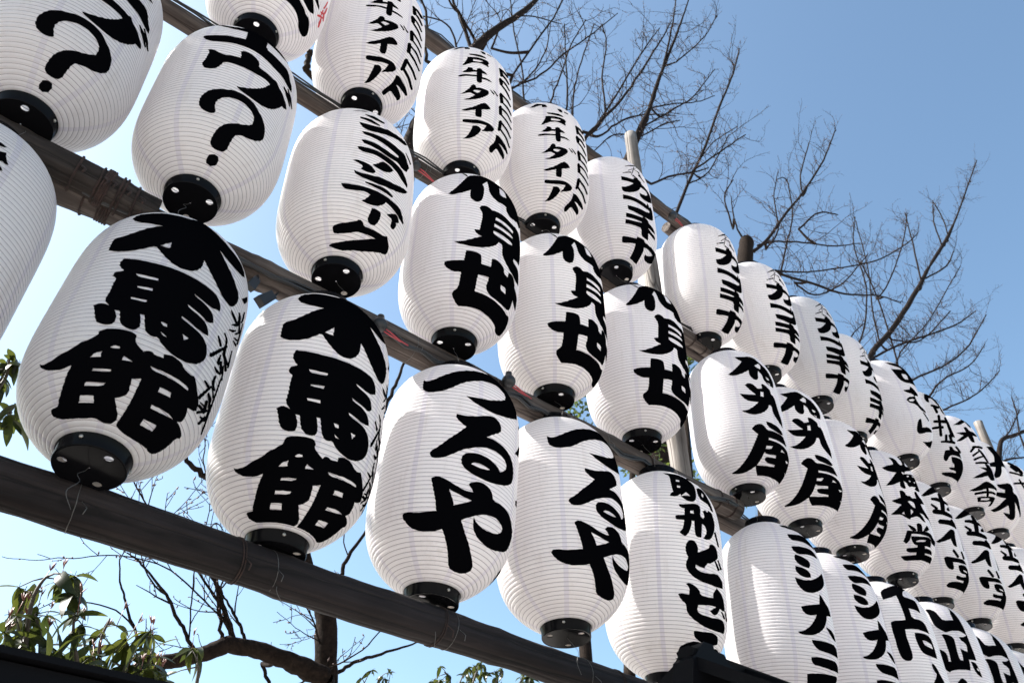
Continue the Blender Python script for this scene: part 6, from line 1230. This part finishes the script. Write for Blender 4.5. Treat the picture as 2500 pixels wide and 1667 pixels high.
shrub('glossy evergreen shrub with reddish shoots in the lower left corner above the black roof', [[(3.03, 14.0, 3.32), (2.79, 14.0, 3.95), (2.57, 14.0, 4.86), (2.6, 14.0, 5.27), (2.72, 14.0, 5.42)], [(3.3, 14.3, 3.54), (3.04, 14.3, 4.19), (2.89, 14.3, 4.6), (2.72, 14.3, 4.86)], [(3.56, 13.7, 3.47), (3.44, 13.7, 4.02), (3.23, 13.7, 4.45), (3.13, 13.7, 4.8)], [(4.01, 14.2, 3.65), (3.88, 14.2, 4.23), (3.75, 14.2, 4.64), (3.78, 14.2, 5.04)], [(4.36, 14.0, 3.56), (4.19, 14.0, 4.13), (4.21, 14.0, 4.51), (4.24, 14.0, 4.72)], [(4.64, 14.3, 3.67), (4.6, 14.3, 4.16), (4.59, 14.3, 4.41), (4.6, 14.3, 4.67)], [(2.75, 13.8, 3.34), (2.52, 13.8, 3.84), (2.39, 13.8, 4.27), (2.33, 13.8, 4.59)], [(2.5, 14.2, 3.59), (2.25, 14.2, 4.23), (2.22, 14.2, 4.46)], [(3.44, 14.1, 3.53), (3.33, 14.1, 4.03), (3.16, 14.1, 4.35)]], 240, 3, 1.0, True, True, 380)
shrub('tall evergreen branch with long leaves at the left edge beside the largest lantern', [[(0.98, 14.0, 5.54), (1.04, 14.0, 6.82), (1.1, 14.0, 7.63), (1.24, 14.0, 7.77)], [(0.96, 14.1, 5.91), (0.95, 14.1, 7.28), (0.9, 14.1, 8.06), (0.88, 14.1, 8.56)], [(0.98, 13.9, 6.31), (0.89, 13.9, 7.78), (0.92, 13.9, 8.3), (0.81, 13.9, 8.76)]], 60, 8, 0.95, False)
shrub('single leafy evergreen shoot with reddish buds below the arching tree limb', [[(5.81, 15.0, 4.02), (5.75, 15.0, 4.48), (5.72, 15.0, 4.82), (5.66, 15.0, 4.96)]], 14, 12, 0.8)
shrub('sunlit green shrub crown peeping out under the bottom beam at centre', [[(15.1, 20.0, 6.48), (14.97, 20.0, 7.34), (15.01, 20.0, 7.8), (14.78, 20.0, 7.98)], [(16.15, 20.4, 6.74), (16.11, 20.4, 7.65), (16.24, 20.4, 8.27), (16.39, 20.4, 8.53)], [(16.5, 19.7, 6.67), (16.4, 19.7, 7.56), (16.54, 19.7, 8.11), (16.78, 19.7, 8.35)], [(17.89, 20.2, 7.01), (17.8, 20.2, 7.94), (17.89, 20.2, 8.39), (18.14, 20.2, 8.57)], [(14.68, 20.2, 6.45), (14.68, 20.2, 7.32), (14.66, 20.2, 7.66)], [(15.53, 19.8, 6.52), (15.18, 19.8, 7.45), (15.3, 19.8, 7.93)]], 260, 17, 0.62, False, True, 260)
shrub('small green shrub top under the bottom beam, left of the larger one', [[(12.62, 20.0, 6.05), (12.55, 20.0, 6.86), (12.59, 20.0, 7.29), (12.7, 20.0, 7.42)], [(13.2, 20.2, 6.18), (13.03, 20.2, 6.99), (13.05, 20.2, 7.38)], [(12.43, 20.1, 6.03), (12.31, 20.1, 6.93), (12.21, 20.1, 7.15)]], 60, 23, 0.6, False)


# ------------------------------------------------------------------ dark evergreen tree far behind
def clump_tree(name, label, clumps, seed, leaf, n, mat):
    rnd = random.Random(seed)
    c0 = clumps[0]
    root = empty(name, (c0[0] * S, c0[1] * S, 0))
    off = Vector(root.location)
    tr, cr = MB(), MB()
    base = Vector((0, 0, 0))
    for c in clumps:
        p = Vector(P3(c[:3])) - off
        mid = p * 0.5 + Vector((rnd.gauss(0, .2), rnd.gauss(0, .2), -0.2))
        tr.tube([base, mid, p], [0.12, 0.07, 0.03], 9)
        for k in range(n):
            q = p + Vector((rnd.gauss(0, 1), rnd.gauss(0, 1), rnd.gauss(0, 0.8))) * c[3] * S * 0.5
            a = Vector((rnd.gauss(0, 1), rnd.gauss(0, 1), rnd.gauss(0, 0.6))).normalized()
            b = a.cross(Vector((rnd.gauss(0, 1), rnd.gauss(0, 1), 1))).normalized()
            l = leaf * rnd.uniform(0.6, 1.3)
            cr.add([q, q + a * l * 0.5 + b * l * 0.22, q + a * l, q + a * l * 0.5 - b * l * 0.22], [(0, 1, 2, 3)])
    tr.obj('trunk', M_BARK, root)
    tag(cr.obj('crown', mat, root, smooth=False), kind='stuff')
    tag(root, label, 'tree')


clump_tree('evergreen_tree', 'dark evergreen tree showing as scraps of foliage in gaps between the middle row lanterns', [(26.59, 26.0, 25.45, 1.6), (32.09, 26.0, 25.89, 1.5), (37.63, 26.0, 25.19, 2.0), (37.63, 26.0, 35.24, 1.3), (31.46, 26.0, 24.95, 1.2)], 31, 0.07, 420, M_LEAF2)


clump_tree('evergreen_tree', 'tall evergreen tree just outside the left edge shading the nearest lanterns', [(-5.6, 14.4, 14.2, 2.9), (-6.4, 14.6, 17.8, 2.9), (-4.2, 14.6, 13.2, 2.4), (-6.5, 14.2, 12.0, 2.6), (-8.5, 14.6, 15.0, 2.4), (-3.4, 12.4, 11.0, 1.8), (-3.0, 13.0, 8.0, 2.2), (-4.6, 12.6, 13.6, 2.2), (-5.4, 12.4, 17.2, 2.2)], 41, 0.10, 600, M_LEAF2)

# ------------------------------------------------------------------ black stall roofs in front
def prism(mb, a, b, prof):
    """sweep a closed (y, z) profile from a to b"""
    a, b = Vector(a), Vector(b)
    n = len(prof)
    v = [a + Vector((0, y, z)) for y, z in prof] + [b + Vector((0, y, z)) for y, z in prof]
    f = [(i, (i + 1) % n, n + (i + 1) % n, n + i) for i in range(n)] + [tuple(reversed(range(n))), tuple(range(n, 2 * n))]
    mb.add(v, f)


# left: long flat-topped eave running parallel to the lantern wall
er = empty('stall_roof', P3((-4, 7.0, 2.02)))
mb = MB()
prism(mb, (0, 0, 0), (6.5 * S, 0, 0), [(0, 0), (0, -0.05), (-0.012, -0.05), (-0.012, -0.30), (0.50, -0.30), (0.50, 0)])
mb.obj('fascia', M_ROOF, er, smooth=False)
mb = MB()
prism(mb, (0, 0, 0.004), (6.5 * S, 0, 0.004), [(-0.02, 0.0), (-0.02, 0.010), (0.52, 0.010), (0.52, 0.0)])
mb.obj('roof_edge', M_ROOF, er, smooth=False)
tag(er, 'black flat roof edge filling the lower left corner below the leafy shrub', 'roof')
# right: ridge of a small gabled stall roof with its end ornament
rr = empty('stall_roof', P3((7.85, 6.0, 3.42)))
mb = MB()
prism(mb, (0.0, 0, 0), (5.0, 0, 0.012), [(-0.020, -0.03), (-0.026, -0.008), (-0.012, 0.0), (0.012, 0.0), (0.026, -0.008), (0.020, -0.03)])
mb.obj('ridge', M_ROOF, rr, smooth=False)
for sgn, run, drop in ((-1, 0.75, 0.40), (1, 0.36, 0.18)):
    mb = MB()
    y0, y1 = sgn * 0.012, sgn * run
    mb.add([(0, y0, -0.02), (5.0, y0, -0.008), (5.0, y1, -0.008 - drop), (0, y1, -0.02 - drop),
            (0, y0, -0.05), (5.0, y0, -0.04), (5.0, y1, -0.04 - drop), (0, y1, -0.05 - drop)],
           [(0, 1, 2, 3), (7, 6, 5, 4), (0, 4, 5, 1), (3, 2, 6, 7), (0, 3, 7, 4), (1, 5, 6, 2)])
    for k in range(12):
        x = 0.2 + k * 0.4
        prof = [(-0.008, -0.004), (-0.008, 0.014), (0.008, 0.014), (0.008, -0.004)]
        v = []
        for yy, zz in ((y0, -0.02), (y1, -0.02 - drop)):
            v += [(x + a, yy, zz + b + 0.002 * x) for a, b in prof]
        mb.add(v, [(0, 1, 5, 4), (1, 2, 6, 5), (2, 3, 7, 6), (3, 0, 4, 7), (0, 3, 2, 1), (4, 5, 6, 7)])
    mb.obj('roof_slope', M_ROOF, rr, smooth=False)
mb = MB()
out_ = [(-0.035, -0.14), (-0.012, -0.035), (0.0, -0.025), (0.018, -0.003), (0.035, 0.012), (0.068, 0.013), (0.072, 0.000), (0.108, -0.001), (0.12, -0.02), (0.16, -0.03), (0.16, -0.14)]
n_ = len(out_)
mb.add([(x, -0.03, z) for x, z in out_] + [(x, 0.03, z) for x, z in out_],
       [tuple(range(n_)), tuple(reversed(range(n_, 2 * n_)))] + [(i, n_ + i, n_ + (i + 1) % n_, (i + 1) % n_) for i in range(n_)])
mb.obj('ridge_ornament', M_ROOF, rr, smooth=False)
tag(rr, 'black gabled stall roof ridge with stepped end ornament in front of the lower lanterns', 'roof')
